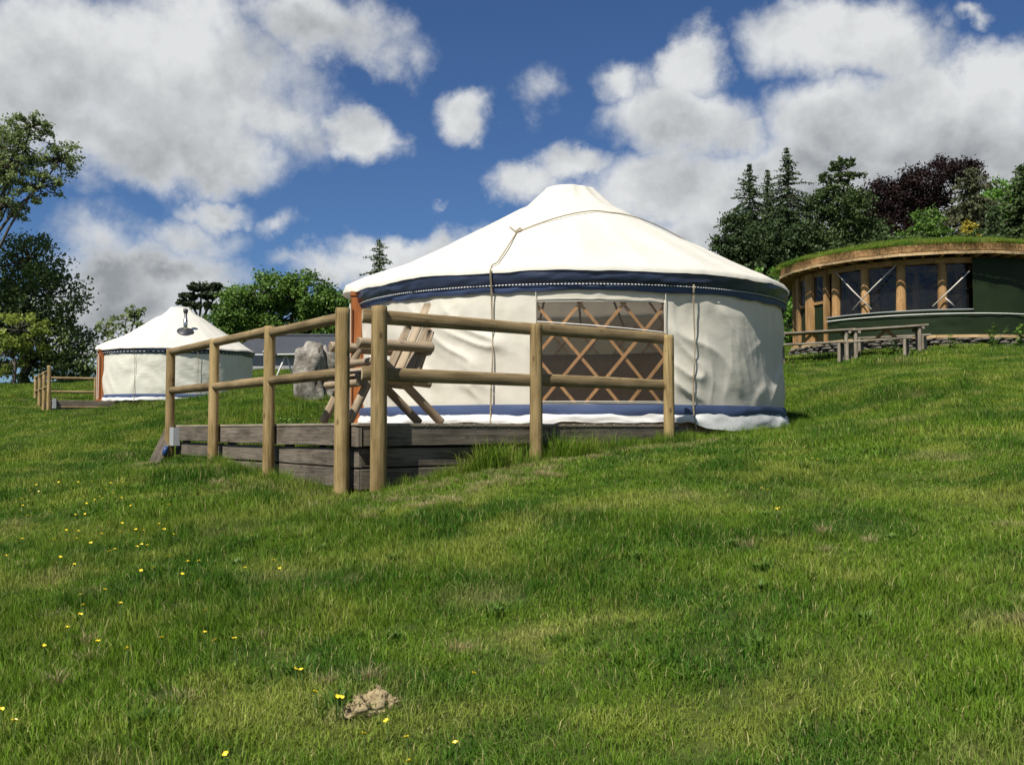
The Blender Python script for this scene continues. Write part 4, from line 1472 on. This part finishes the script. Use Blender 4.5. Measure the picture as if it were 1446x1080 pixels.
def conifer(name, label, px, top_y, depth, half_px, mat, group=None, droop=.35, dens=1.0, spray=.5, below=4.0, crown_pow=.8, bare=.0, lean=0.0):
    top = at(px, top_y, depth)
    base = Vector((top.x, top.y, g1(top.x, top.y) - .3))
    T = thing(name, base, label, 'tree', group)
    H = top.z - base.z
    k = depth / FPX
    rmax = half_px * k
    Cs, Ax, Ss = [], [], []
    paths = [([base, base.lerp(top, .5), top], max(.12, H * .016), .02)]
    z = base.z + H * bare
    while z < top.z - .1:
        f = (z - base.z) / H
        r = rmax * (1 - f) ** crown_pow * 1.08 + .04
        nbr = max(4, int((9 if f < .6 else 6) * dens))
        for b in range(nbr):
            an = random.uniform(0, 2 * math.pi)
            L = r * random.choice((.45, .7, .9, 1.0, 1.3)) * random.uniform(.75, 1.2)
            d = np.array([math.cos(an), math.sin(an), 0])
            ns = max(3, int(L / (spray * .34)))
            p0 = np.array([base.x, base.y, z])
            up0 = .25 if f > .75 else -.05
            pts = []
            for s in range(ns):
                ff = (s + 1) / ns
                p = p0 + d * L * ff + np.array([0, 0, L * (up0 * ff - droop * ff * ff + (.10 * ff ** 4))])
                pts.append(p)
                for _ in range(3):
                    Cs.append(p + rng.normal(size=3) * spray * np.array([.28, .28, .16]))
                    ax = d * rng.uniform(.2, 1) + rng.normal(size=3) * .45 + np.array([0, 0, -.45])
                    Ax.append(ax / np.linalg.norm(ax))
                    Ss.append(spray * rng.uniform(.6, 1.2) * (1 - .35 * f))
            if b % 3 == 0:
                paths.append(([Vector(p0), Vector(pts[len(pts) // 2]), Vector(pts[-1])], .05, .01))
        z += max(.16, H * .022) * random.uniform(.7, 1.3) / max(dens, .3) ** .3
    Cc = np.array(Cs)
    vs, q = leaf_quads(Cc, np.array(Ss), axis=np.array(Ax), aspect=.5)
    quad_mesh('crown', vs - np.array(base), q, mat, T, Matrix.Translation(base))
    lv, lf = limb_mesh(paths)
    mesh_obj('trunk', [Vector(p) - base for p in lv], lf, M_trunk, T, Matrix.Translation(base), smooth=True)
    return T


L_oak = leafmat('oak_leaves', (0.0513, 0.1091, 0.017), (0.14, 0.2389, 0.0409), .28, posscale=.6)
L_dark = leafmat('dark_leaves', (0.0615, 0.0983, 0.0328), (0.174, 0.2355, 0.0738), .28, posscale=.6)
L_light = leafmat('light_leaves', (0.1229, 0.1774, 0.0273), (0.3003, 0.3549, 0.0683), .4, posscale=.7)
L_ash = leafmat('ash_leaves', (0.1147, 0.1604, 0.0557), (0.2702, 0.3276, 0.1229), .4, posscale=.7)
L_fir = leafmat('fir_needles', (0.026, 0.046, 0.016), (0.068, 0.105, 0.036), .22, posscale=.6)
L_fir2 = leafmat('spruce_needles', (0.034, 0.06, 0.018), (0.09, 0.13, 0.04), .22, posscale=.6)
L_pine = leafmat('pine_needles', (0.0273, 0.0456, 0.0213), (0.0701, 0.0943, 0.0425), .22, posscale=.7)
L_copper = leafmat('copper_leaves', (0.0114, 0.0065, 0.0073), (0.0344, 0.0164, 0.0147), .25, posscale=.5)
L_cedar = leafmat('brown_needles', (0.0462, 0.059, 0.0257), (0.1106, 0.1143, 0.0516), .22, posscale=.5)
L_yellow = leafmat('golden_leaves', (0.2402, 0.2075, 0.0218), (0.4586, 0.3713, 0.0546), .3)
L_bright = leafmat('bright_leaves', (0.0828, 0.1843, 0.0277), (0.1843, 0.3409, 0.0553), .4, posscale=.5)
L_weed = leafmat('weed_leaves', (.060, .125, .014), (.120, .200, .030), .3)

# left of the picture
broadleaf('ash_tree', 'tall airy light green tree reaching in from the left edge above the dark tree', -40, 44,
          [(30, 205, 50, 42), (85, 225, 34, 26), (55, 265, 36, 22), (10, 290, 34, 24), (45, 178, 30, 20), (-40, 240, 70, 70), (20, 240, 40, 25), (-90, 300, 60, 50)],
          L_ash, .14, .95, .15, base_px=-110, spread=.24, twigs=1.0)
broadleaf('leafy_tree', 'dark leafy tree at the left edge left of the far yurt', 30, 47,
          [(40, 370, 55, 45), (70, 420, 50, 45), (20, 440, 60, 55), (85, 480, 42, 38), (40, 510, 60, 30), (-40, 430, 70, 90), (105, 515, 26, 30)],
          L_dark, .18, 1.0, .26, base_px=35, spread=.28, twigs=.35)
broadleaf('yellowish_bush', 'yellow green bush low at the left edge under the dark tree', 25, 45,
          [(26, 466, 40, 26), (0, 500, 40, 30), (50, 480, 24, 18)], L_light, .16, .8, .1, cat='bush', base_px=20)
broadleaf('leafy_tree', 'shadowy tree standing just left of the far yurt roof', 105, 56,
          [(118, 500, 30, 44), (80, 530, 40, 24), (140, 520, 18, 26)], L_dark, .17, .6, .2, base_px=112)
broadleaf('small_tree', 'small pale green tree rising behind the far yurt roof on its left', 172, 62,
          [(178, 452, 24, 16), (190, 440, 12, 10), (150, 462, 16, 10), (170, 480, 30, 24)], L_ash, .26, .55, .15)
broadleaf('round_oak', 'broad round dark green tree between the two yurts', 395, 66,
          [(338, 436, 34, 32), (380, 416, 46, 30), (430, 418, 46, 32), (468, 438, 30, 34), (395, 455, 60, 38), (330, 465, 40, 30), (450, 470, 44, 30), (315, 475, 24, 24), (490, 470, 26, 36)],
          L_oak, .21, 1.6, .4, spread=.26)
broadleaf('umbrella_pine', 'flat topped dark pine beside the far yurt crown', 284, 72,
          [(284, 406, 20, 5), (268, 418, 16, 4), (296, 418, 16, 5), (262, 428, 12, 4), (288, 432, 20, 5), (306, 406, 9, 5)], L_pine, .30, 1.5, .22, spread=.5, twigs=.7)
conifer('spruce_tree', 'lone conifer top showing behind the left slope of the near yurt roof', 536, 336, 80, 56, L_fir2, dens=1.0, crown_pow=.85, spray=.28)

# hillside wood at right
GR = 'trees on the hillside behind the roundhouse'
broadleaf('evergreen_thicket', 'low dark evergreen at the left foot of the hillside conifers', 1035, 76,
          [(1022, 350, 18, 20), (1040, 330, 22, 36), (1062, 350, 28, 34), (1095, 350, 30, 40), (1130, 350, 30, 40)], L_fir, .23, 1.3, .2, GR, spread=.3)
conifer('fir_tree', 'leftmost tall pointed fir of the hillside wood', 1058, 231, 78, 84, L_fir, GR, dens=1.25, spray=.30, crown_pow=1.0)
conifer('fir_tree', 'slim fir between the two taller pointed firs', 1084, 240, 80, 60, L_fir, GR, dens=1.2, spray=.28, crown_pow=1.0)
conifer('fir_tree', 'tallest pointed fir of the hillside wood', 1111, 209, 77, 84, L_fir, GR, dens=1.3, spray=.30, crown_pow=.95)
broadleaf('cedar_tree', 'broad topped conifer between the tall firs and the copper beech', 1185, 76,
          [(1188, 232, 20, 9), (1172, 252, 22, 7), (1200, 250, 22, 8), (1182, 268, 30, 10), (1160, 292, 26, 22), (1200, 295, 32, 30), (1178, 330, 46, 36), (1225, 345, 30, 36), (1140, 340, 22, 32)], L_fir2, .22, 1.2, .25, GR, spread=.34)
broadleaf('copper_beech', 'dark purple copper beech above the turf roof', 1270, 82,
          [(1245, 285, 30, 30), (1275, 275, 30, 24), (1255, 320, 34, 34), (1300, 268, 32, 34), (1335, 245, 30, 22), (1365, 245, 26, 20), (1315, 300, 40, 36), (1225, 310, 20, 40)],
          L_copper, .24, 1.2, .35, GR, spread=.28)
conifer('brown_conifer', 'brownish dark conifer in front of the copper beech at right', 1370, 236, 78, 52, L_cedar, GR, dens=1.2, spray=.42, crown_pow=.55, droop=.25)
broadleaf('round_bush', 'rounded dark green bush just above the turf roof edge', 1310, 70, [(1308, 318, 28, 22), (1300, 335, 34, 18), (1330, 335, 22, 14)], L_oak, .24, 1.0, .12, GR, cat='bush')
broadleaf('golden_bush', 'small golden yellow bush peeping over the turf roof', 1368, 66, [(1368, 322, 11, 10), (1366, 334, 15, 9)], L_yellow, .20, 1.0, .06, GR, cat='bush')
broadleaf('bright_tree', 'bright green rounded tree at the right edge of the wood', 1415, 88, [(1412, 272, 24, 18), (1400, 300, 26, 30), (1430, 300, 30, 36), (1450, 262, 20, 16)], L_bright, .32, 1.0, .25, GR)
conifer('fir_tree', 'dark conifer cut by the right edge of the picture', 1442, 232, 74, 42, L_fir2, GR, dens=1.1, spray=.5, crown_pow=.55)
conifer('fir_tree', 'short dark conifer low between the brown conifer and right edge', 1404, 290, 72, 30, L_fir, GR, dens=1.0, spray=.45)
broadleaf('hedge_bush', 'green bushes filling the gap between near yurt and roundhouse', 1110, 46,
          [(1085, 395, 28, 16), (1118, 415, 26, 36), (1110, 455, 36, 34), (1150, 420, 40, 40), (1190, 400, 50, 40)], L_bright, .22, .9, .12, cat='bush')
broadleaf('hedge_bush', 'dark bushes low behind the turf roof left end', 1190, 62, [(1130, 385, 40, 20), (1190, 370, 40, 22), (1250, 355, 44, 22), (1310, 350, 44, 20), (1380, 345, 50, 20)], L_fir2, .24, .9, .12, cat='bush', group=GR)


# ------------------------------------------------------------------ ground hit for flowers
def ground_hit(px, py, h=0.0):
    d = ray(px, py)
    ts = np.linspace(2.0, 60, 6000)
    zs = EYE + d.z * ts
    g = gz(d.x * ts, ts) + h
    idx = np.argmax(zs < g)
    t = ts[idx]
    return Vector((d.x * t, t, EYE + d.z * t))


# leafy weeds
def weed(label, px, py, depth, h, n, group):
    p = at(px, py, depth)
    base = Vector((p.x, p.y, g1(p.x, p.y) - .03))
    T = thing('leafy_weed', base, label, 'plant', group)
    paths, cen, ax, sz = [], [], [], []
    for s in range(n):
        tip = base + Vector((random.uniform(-.5, .5) * h, random.uniform(-.5, .5) * h, h * random.uniform(.6, 1.1)))
        pts = wob(base + Vector((random.uniform(-.1, .1) * h, random.uniform(-.1, .1) * h, 0)), tip, 4, .03 * h)
        paths.append((pts, .006, .003))
        for k in range(9):
            f = random.uniform(.25, 1)
            i = min(3, int(f * 4))
            c = pts[i].lerp(pts[i + 1], f * 4 - i)
            d = np.array([random.uniform(-1, 1), random.uniform(-1, 1), random.uniform(-.3, .5)])
            d /= np.linalg.norm(d)
            L = h * random.uniform(.12, .24)
            cen.append(np.array(c) + d * L * .5)
            ax.append(d)
            sz.append(L)
    vs, q = leaf_quads(np.array(cen), np.array(sz), axis=np.array(ax), aspect=.6, updir=np.tile([[0, 0, 1.]], (len(cen), 1)), upw=1.5)
    quad_mesh('foliage', vs - np.array(base), q, L_weed, T, Matrix.Translation(base))
    lv, lf = limb_mesh(paths)
    mesh_obj('stems', [Vector(p_) - base for p_ in lv], lf, M_stem, T, Matrix.Translation(base))


weed('leafy weed behind the left deck edge, between third post and boulders', 402, 590, 16.2, .40, 7, 'weeds behind the near deck')
weed('small leafy weed behind the deck edge beside the armchair leg', 426, 592, 16.5, .30, 5, 'weeds behind the near deck')
weed('leafy weed behind the deck near the second fence post', 318, 592, 16.0, .22, 4, 'weeds behind the near deck')
weed('nettle clump at the stone plinth just right of the benches', 1345, 494, 26.6, .5, 7, 'weeds along the stone plinth')
weed('yellow green weed at the stone plinth near the right edge', 1402, 490, 26.6, .7, 7, 'weeds along the stone plinth')
weed('tall weed at the stone plinth at the right edge of the picture', 1440, 486, 26.6, .8, 7, 'weeds along the stone plinth')
weed('dark weed growing under the front benches before the roundhouse', 1262, 500, 26.2, .45, 6, 'weeds along the stone plinth')

# ------------------------------------------------------------------ grass (instanced blade patches, stuff)
def blade_patch(name, rad, n, hmin, hmax, wd, lean=.45, clump=False):
    r = rad * np.sqrt(rng.uniform(0, 1, n))
    if clump:
        r = np.abs(rng.normal(size=n)) * rad * .4
    an = rng.uniform(0, 2 * math.pi, n)
    bx, by = r * np.cos(an), r * np.sin(an)
    h = rng.uniform(hmin, hmax, n) * (1 - .35 * (r / rad) ** 2 if not clump else 1)
    la = rng.uniform(0, 2 * math.pi, n)
    le = np.minimum(np.abs(rng.normal(size=n)) * lean * h, h * .85)
    dx, dy = np.cos(la), np.sin(la)
    if clump:
        dx, dy = (dx + 1.6 * np.cos(an)) / 2, (dy + 1.6 * np.sin(an)) / 2
    fa = la + math.pi / 2 + rng.normal(size=n) * .6
    wx, wy = np.cos(fa) * wd * .5, np.sin(fa) * wd * .5
    wv_ = rng.uniform(.6, 1.3, n)
    wx, wy = wx * wv_, wy * wv_
    z0 = np.full(n, -.02)
    V = np.zeros((n, 5, 3))
    mx, my = bx + dx * le * .32, by + dy * le * .32
    V[:, 0] = np.stack([bx - wx, by - wy, z0], -1)
    V[:, 1] = np.stack([bx + wx, by + wy, z0], -1)
    V[:, 2] = np.stack([mx + wx * .8, my + wy * .8, h * .6], -1)
    V[:, 3] = np.stack([mx - wx * .8, my - wy * .8, h * .6], -1)
    V[:, 4] = np.stack([bx + dx * le, by + dy * le, h * (1 - .12 * (le / h))], -1)
    me = bpy.data.meshes.new(name)
    b5 = np.arange(n) * 5
    faces = []
    for b in b5:
        faces.append((b, b + 1, b + 2, b + 3))
        faces.append((b + 3, b + 2, b + 4))
    me.from_pydata(V.reshape(-1, 3).tolist(), [], faces)
    me.materials.append(G_blade)
    me.polygons.foreach_set('use_smooth', np.ones(len(me.polygons), bool))
    me.update()
    return bpy.data.objects.new(name, me)


src_col = bpy.data.collections.new('grass_sources')
specs = [('a0', .17, 420, .025, .075, .0034, .6, False), ('a1', .17, 420, .025, .08, .0034, .7, False), ('a2', .17, 400, .02, .06, .0036, .8, False), ('a3', .17, 330, .03, .10, .0034, .65, False),
         ('b0', .14, 70, .08, .20, .0050, .5, True), ('b1', .16, 60, .10, .26, .0050, .55, True),
         ('c0', .40, 620, .035, .10, .0060, .5, False), ('c1', .40, 620, .04, .12, .0060, .6, False), ('c2', .40, 560, .03, .09, .0065, .6, False),
         ('d0', 1.0, 1500, .04, .11, .012, .5, False), ('d1', 1.0, 1500, .04, .13, .012, .6, False),
         ('f0', .10, 34, .02, .05, .016, 1.2, True), ('f1', .14, 44, .02, .06, .013, 1.1, True),
         ('e0', .16, 110, .04, .11, .0036, .9, True), ('e1', .22, 130, .03, .08, .0036, 1.2, True)]
for s in specs:
    po = blade_patch('grass_patch_' + s[0], *s[1:])
    if s[0][0] == 'e':
        po.data.materials[0] = G_straw
    if s[0][0] == 'f':
        po.data.materials[0] = L_weed
    src_col.objects.link(po)
IDX = {s[0]: i for i, s in enumerate(specs)}


def excluded(x, y):
    dx, dy = x - F0.x, y - F0.y
    a, b = dx * u.x + dy * u.y, dx * v.x + dy * v.y
    ex = (a > FRONT_A - .02) & (a < A_END) & (b > LEFT_B - .02) & (b < B_END + .1)
    ex |= (x - YC.x) ** 2 + (y - YC.y) ** 2 < (YR + .05) ** 2
    ex |= (x - Y2C.x) ** 2 + (y - Y2C.y) ** 2 < 2.6 ** 2
    dx, dy = x - D2.x, y - D2.y
    a, b = dx * u2.x + dy * u2.y, dx * v2.x + dy * v2.y
    ex |= (a > -.02) & (a < 5.4) & (b > -.02) & (b < 2.2)
    ex |= (x - RC.x) ** 2 + (y - RC.y) ** 2 < (RW + .1) ** 2
    return ex


def scatter(y0, y1, dens, mx, kx):
    """jittered grid, so that no bare holes are left"""
    st = 1 / math.sqrt(dens)
    X, Y = np.meshgrid(np.arange(-(kx * y1 + mx), kx * y1 + mx, st), np.arange(y0, y1, st))
    x = (X + rng.uniform(-.55, .55, X.shape) * st).ravel()
    y = (Y + rng.uniform(-.55, .55, X.shape) * st).ravel()
    k = np.abs(x) < kx * y + mx
    return x[k], y[k]


pts, rot, scl, var = [], [], [], []


def add_patches(x, y, names, smin, smax, hvar=True, keep=None, zadd=0.0):
    k = ~excluded(x, y)
    if keep is not None:
        k &= keep(x, y)
    x, y = x[k], y[k]
    if not len(x):
        return
    z = gz(x, y)
    e = .15
    nx = -(gz(x + e, y) - gz(x - e, y)) / (2 * e)
    ny = -(gz(x, y + e) - gz(x, y - e)) / (2 * e)
    s = rng.uniform(smin, smax, len(x))
    hs = np.ones(len(x))
    if hvar:
        hs = np.clip(.86 + .5 * fbm(x * .45, y * .45, oct=3, seed=91) + .22 * vnoise(x * 2.1, y * 2.1, seed=93), .60, 1.7)
    pts.append(np.stack([x, y, z + zadd], -1))
    ang = rng.uniform(0, 2 * math.pi, len(x))
    # tilt to the slope: world X/Y rotations after the spin
    rr = []
    for a_, tx, ty in zip(ang, nx, ny):
        Mr = Vector((tx, ty, 1)).to_track_quat('Z', 'Y').to_matrix() @ Matrix.Rotation(a_, 3, 'Z')
        rr.append(tuple(Mr.to_euler()))
    rot.append(np.array(rr))
    scl.append(np.stack([s, s, s * hs], -1))
    var.append(rng.choice([IDX[n] for n in names], len(x)))


x, y = scatter(1.2, 9.5, 34, 1.6, .60)
add_patches(x, y, ['a0', 'a1', 'a2', 'a3'], .85, 1.25)
x, y = scatter(1.2, 16, 2.2, 1.6, .60)
tuftk = lambda x, y: fbm(x * .5, y * .5, oct=3, seed=55) + .3 * vnoise(x * 2, y * 2, seed=57) > .05
add_patches(x, y, ['b0', 'b1'], .45, .85, keep=tuftk)
x, y = scatter(1.2, 16, 5.0, 1.6, .60)
dryk = lambda x, y: fbm(x * .35 + 9, y * .35, oct=3, seed=77) + .4 * vnoise(x * 1.5, y * 1.5, seed=78) > .42
add_patches(x, y, ['e0', 'e1'], .5, .95, hvar=False, keep=dryk)
x, y = scatter(1.2, 14, 2.6, 1.6, .60)
weedk = lambda x, y: vnoise(x * .8 + 3, y * .8, seed=101) + .5 * vnoise(x * 2.5, y * 2.5, seed=102) > .12
add_patches(x, y, ['f0', 'f1'], .6, 1.1, hvar=False, keep=weedk, zadd=.02)
x, y = scatter(9.0, 24, 9, 3, .60)
add_patches(x, y, ['c0', 'c1', 'c2'], .85, 1.25)
x, y = scatter(23, 62, 1.7, 5, .62)
add_patches(x, y, ['d0', 'd1'], .8, 1.2)
# longer growth along the deck fronts, posts and yurt foot


def along(a0, b0, a1, b1, n, wid):
    t = rng.uniform(0, 1, n)
    a = a0 + (a1 - a0) * t + rng.normal(size=n) * wid
    b = b0 + (b1 - b0) * t + rng.normal(size=n) * wid
    return F0.x + u.x * a + v.x * b, F0.y + u.y * a + v.y * b


x, y = along(-.04, .15, -.05, 4.3, 130, .08)
add_patches(x, y, ['b0', 'b1'], .40, .75, hvar=False)
x, y = along(-.30, -.3, -.15, 4.2, 130, .14)
add_patches(x, y, ['e0', 'e1'], .45, .8, hvar=False)
x, y = along(-.2, -.50, 5.8, -.62, 170, .16)
add_patches(x, y, ['e0', 'e1'], .6, 1.1, hvar=False)
x, y = along(-.9, -.6, -.7, 1.6, 60, .25)
add_patches(x, y, ['e0', 'e1'], .5, .9, hvar=False)
x, y = along(.02, 1.05, .03, 1.45, 26, .07)
add_patches(x, y, ['b1', 'b0'], 1.15, 1.6, hvar=False)
x, y = along(-.06, 1.9, -.06, 4.0, 46, .06)
add_patches(x, y, ['b1', 'b0'], .6, 1.0, hvar=False)
x, y = along(.0, 2.0, .02, 2.5, 22, .08)
add_patches(x, y, ['b1', 'b0'], 1.0, 1.5, hvar=False)
x, y = along(.2, -.28, 5.8, -.30, 110, .07)
add_patches(x, y, ['b0', 'b1'], .55, .95, hvar=False)
t = rng.uniform(R(20), R(100), 130)
rr_ = YR + .16 + np.abs(rng.normal(size=130)) * .12
add_patches(YC.x + rr_ * np.sin(t), YC.y - rr_ * np.cos(t), ['b0', 'b1'], .45, .8, hvar=False)
t = rng.uniform(R(-70), R(90), 120)
rr_ = 2.66 + .15 + np.abs(rng.normal(size=120)) * .15
add_patches(Y2C.x + rr_ * np.sin(t), Y2C.y - rr_ * np.cos(t), ['b0', 'b1'], .8, 1.4, hvar=False)
t = rng.uniform(R(-75), R(60), 120)
rr_ = RW + .55 + np.abs(rng.normal(size=120)) * .3
add_patches(RC.x + rr_ * np.sin(t), RC.y - rr_ * np.cos(t), ['b0', 'b1'], .6, 1.1, hvar=False)
for (cx_, cy_) in ((-4.1, 20.0), (-3.8, 20.3)):
    t = rng.uniform(0, 2 * math.pi, 30)
    add_patches(cx_ + .45 * np.cos(t), cy_ + .40 * np.sin(t), ['b0', 'b1'], .6, 1.0, hvar=False)


def instancer(name, P_, R_, S_, V_):
    me = bpy.data.meshes.new(name)
    n = len(P_)
    me.vertices.add(n)
    me.vertices.foreach_set('co', P_.astype(np.float32).ravel())
    for nm, dat in (('rot', R_), ('scl', S_)):
        at_ = me.attributes.new(nm, 'FLOAT_VECTOR', 'POINT')
        at_.data.foreach_set('vector', dat.astype(np.float32).ravel())
    at_ = me.attributes.new('var', 'INT', 'POINT')
    at_.data.foreach_set('value', V_.astype(np.int32))
    me.materials.append(G_blade)
    o = link(name, me)
    ng = bpy.data.node_groups.new(name + '_nodes', 'GeometryNodeTree')
    ng.interface.new_socket('Geometry', in_out='INPUT', socket_type='NodeSocketGeometry')
    ng.interface.new_socket('Geometry', in_out='OUTPUT', socket_type='NodeSocketGeometry')
    N = NT(ng)
    gi = N.n('NodeGroupInput')
    ci = N.n('GeometryNodeCollectionInfo', {'Collection': src_col, 'Separate Children': True, 'Reset Children': True})
    na = lambda nm, dt: N.n('GeometryNodeInputNamedAttribute', {'Name': nm}, data_type=dt).outputs['Attribute']
    er = N.n('FunctionNodeEulerToRotation', {0: na('rot', 'FLOAT_VECTOR')}).outputs[0]
    ip = N.n('GeometryNodeInstanceOnPoints', {'Points': gi.outputs[0], 'Instance': ci.outputs[0], 'Pick Instance': True,
                                              'Instance Index': na('var', 'INT'), 'Rotation': er, 'Scale': na('scl', 'FLOAT_VECTOR')})
    N.n('NodeGroupOutput', {0: ip.outputs[0]})
    md = o.modifiers.new('scatter', 'NODES')
    md.node_group = ng
    return o


names_sorted = sorted(range(len(specs)), key=lambda i: 'grass_patch_' + specs[i][0])
remap = np.zeros(len(specs), int)
for newi, old in enumerate(names_sorted):
    remap[old] = newi
grass = instancer('grass', np.concatenate(pts), np.concatenate(rot), np.concatenate(scl), remap[np.concatenate(var)])
tag(grass, 'short meadow grass with longer tufts and dry patches covering the slope', 'grass', kind='stuff')
# turf on the roundhouse roof
n = 420
t = rng.uniform(R(-110), R(90), n)
rr_ = np.concatenate([rng.uniform(4.1, 4.38, n // 2), 4.38 * np.sqrt(rng.uniform(.1, .95, n - n // 2))])
zr = FASC_T + np.interp(rr_, [p[0] for p in prof[:7]], [p[1] for p in prof[:7]])
Pt = np.stack([RC.x + rr_ * np.sin(t), RC.y - rr_ * np.cos(t), zr - .02], -1)
Rt = np.stack([np.zeros(n), np.zeros(n), rng.uniform(0, 6.28, n)], -1)
St = np.stack([np.full(n, 1.0)] * 2 + [rng.uniform(.7, 1.2, n)], -1)
tg = instancer('roof_grass', Pt, Rt, St, remap[rng.choice([IDX['c0'], IDX['c1'], IDX['c1'], IDX['b0']], n)])
tag(tg, 'long green grass growing on the round turf roof', 'grass', kind='stuff')

# ------------------------------------------------------------------ buttercups
def petal_mesh():
    vs, fs = [], []
    for k in range(5):
        a = 2 * math.pi * k / 5
        c, s = math.cos(a), math.sin(a)
        o = len(vs)
        for (r_, w_, z_) in ((.0, .001, 0), (.006, .006, .002), (.011, .0068, .006), (.0125, .004, .0095)):
            for sg in (-1, 1):
                vs.append((c * r_ - s * w_ * sg, s * r_ + c * w_ * sg, z_))
        for e in range(3):
            fs.append((o + 2 * e, o + 2 * e + 1, o + 2 * e + 3, o + 2 * e + 2))
    me = bpy.data.meshes.new('bloom')
    me.from_pydata(vs, [], fs)
    me.materials.append(M_petal)
    return me


bloom_me = petal_mesh()
st_vs, st_fs = limb_mesh([([Vector((.01, .004, -1)), Vector((.004, -.004, -.5)), Vector((0, 0, 0))], .0016, .0011)])
stem_me = bpy.data.meshes.new('stem')
stem_me.from_pydata([tuple(p) for p in st_vs], [], st_fs)
stem_me.materials.append(M_stem)


def buttercup(px, py, label, group, h, sc=1.0):
    p = ground_hit(px, py, h)
    B = thing('buttercup', (p.x, p.y, p.z - h), label, 'flower', group)
    til = Matrix.Rotation(random.uniform(.0, .7), 4, 'X')
    Mb = Matrix.Translation(p) @ Matrix.Rotation(random.uniform(0, 6.28), 4, 'Z') @ til @ Matrix.Scale(sc, 4)
    link('bloom', bloom_me, B, Mb)
    link('stem', stem_me, B, Matrix.Translation(p) @ Matrix.Diagonal((1.6, 1.6, h, 1)))


NEAR = [(417, 945, 'left one of two buttercups growing side by side left of the bare turf'), (425, 946, 'right one of two buttercups growing side by side left of the bare turf'),
        (445, 977, 'single buttercup left of the bare turf and left of a close pair'), (476, 984, 'left bloom of the close pair just left of the bare turf'),
        (482, 985, 'right bloom of the close pair just left of the bare turf'), (669, 951, 'lone buttercup well right of the bare turf'),
        (546, 1018, 'small buttercup just below the bare turf'), (514, 1036, 'tilted buttercup below left of the bare turf'),
        (574, 1041, 'buttercup right of centre below the bare turf'), (578, 1075, 'lowest buttercup at the bottom edge of the picture'),
        (643, 1049, 'drooping buttercup near the bottom edge, right of the bare turf')]
for px, py, lab in NEAR:
    buttercup(px, py, lab, 'buttercups round the bare turf', .10, .78)
FAR = [(228, 901), (62, 912), (95, 886), (118, 855), (113, 868), (148, 833), (114, 840), (170, 852), (291, 862), (304, 904), (331, 902), (180, 916), (138, 906), (289, 893), (257, 811), (238, 786), (199, 806), (217, 802),
       (200, 769), (208, 770), (193, 772), (230, 748), (224, 740), (232, 747), (246, 755), (171, 752), (172, 739), (155, 739), (192, 748), (203, 749), (155, 779), (162, 776), (143, 754), (138, 759), (130, 766), (128, 767), (109, 761),
       (105, 797), (85, 787), (31, 761), (32, 714), (31, 705), (9, 785), (76, 762), (93, 749), (110, 750), (122, 711), (134, 706), (145, 705), (141, 701), (160, 697), (171, 703), (185, 714), (120, 726), (106, 727), (70, 723), (39, 728),
       (55, 694), (51, 685), (83, 681), (110, 681), (130, 680), (157, 682), (173, 682), (240, 713), (363, 727), (355, 757), (346, 802), (386, 791), (395, 803), (282, 820), (265, 793), (100, 690), (43, 693), (150, 691), (20, 1018), (1, 1002), (319, 1065), (281, 792)]
for k, (px, py) in enumerate(FAR):
    buttercup(px, py, 'tiny yellow buttercup among the scattered ones on the grass at left', 'buttercups scattered over the left slope', random.uniform(.09, .15), random.uniform(.75, 1.0))
RIGHT = [(1147, 648), (1155, 649), (1076, 690), (1085, 692), (1100, 718), (1096, 719)]
for px, py in RIGHT:
    buttercup(px, py, 'tiny yellow buttercup on the grass slope right of the near yurt', 'buttercups on the right slope', .09, .9)

# ------------------------------------------------------------------ bare scraped turf
p = ground_hit(528, 986, .03)
lumps_v, lumps_q = [], []
off = 0
clod_base = Vector((p.x, p.y, g1(p.x, p.y)))
for (dx, dy, r_, h_) in ((0.012, .0, .075, .058), (-.04, -.060, .05, .05), (-.08, -.095, .034, .03), (.055, .015, .045, .04)):
    n1, n2 = 36, 18
    T, Pp = np.meshgrid(np.linspace(0, 2 * math.pi, n1, endpoint=False), np.linspace(0, math.pi / 2, n2))
    sx, sy, sz = np.cos(T) * np.cos(Pp), np.sin(T) * np.cos(Pp), np.sin(Pp)
    nz = 1 + .35 * fbm(sx * 2 + dx * 40, sy * 2, sz * 2, 4, 31)
    V = np.stack([dx + sx * r_ * nz, dy + sy * r_ * nz, -.01 + sz * h_ * nz], -1).reshape(-1, 3)
    i, j = np.meshgrid(np.arange(n2 - 1), np.arange(n1), indexing='ij')
    j2 = (j + 1) % n1
    q = np.stack([i * n1 + j, i * n1 + j2, (i + 1) * n1 + j2, (i + 1) * n1 + j], -1).reshape(-1, 4)
    lumps_v.append(V)
    lumps_q.append(q + off)
    off += len(V)
# dead straw lying over it
m = 420
base = np.concatenate(lumps_v)
pk = base[rng.integers(0, len(base), m)] + np.array([0, 0, .006])
ax = rand_unit(m) * np.array([1, 1, .5])
ax /= np.linalg.norm(ax, axis=1, keepdims=True)
vs, q = leaf_quads(pk, rng.uniform(.015, .05, m), axis=ax, aspect=.09)
lumps_v.append(vs)
lumps_q.append(q + off)
clod = quad_mesh('turf_clod', np.concatenate(lumps_v), np.concatenate(lumps_q), M_soil, None, Matrix.Translation(clod_base))
tag(clod, 'bare straw coloured scrape of dead turf in the foreground grass', 'turf')
clod['kind'] = 'stuff'
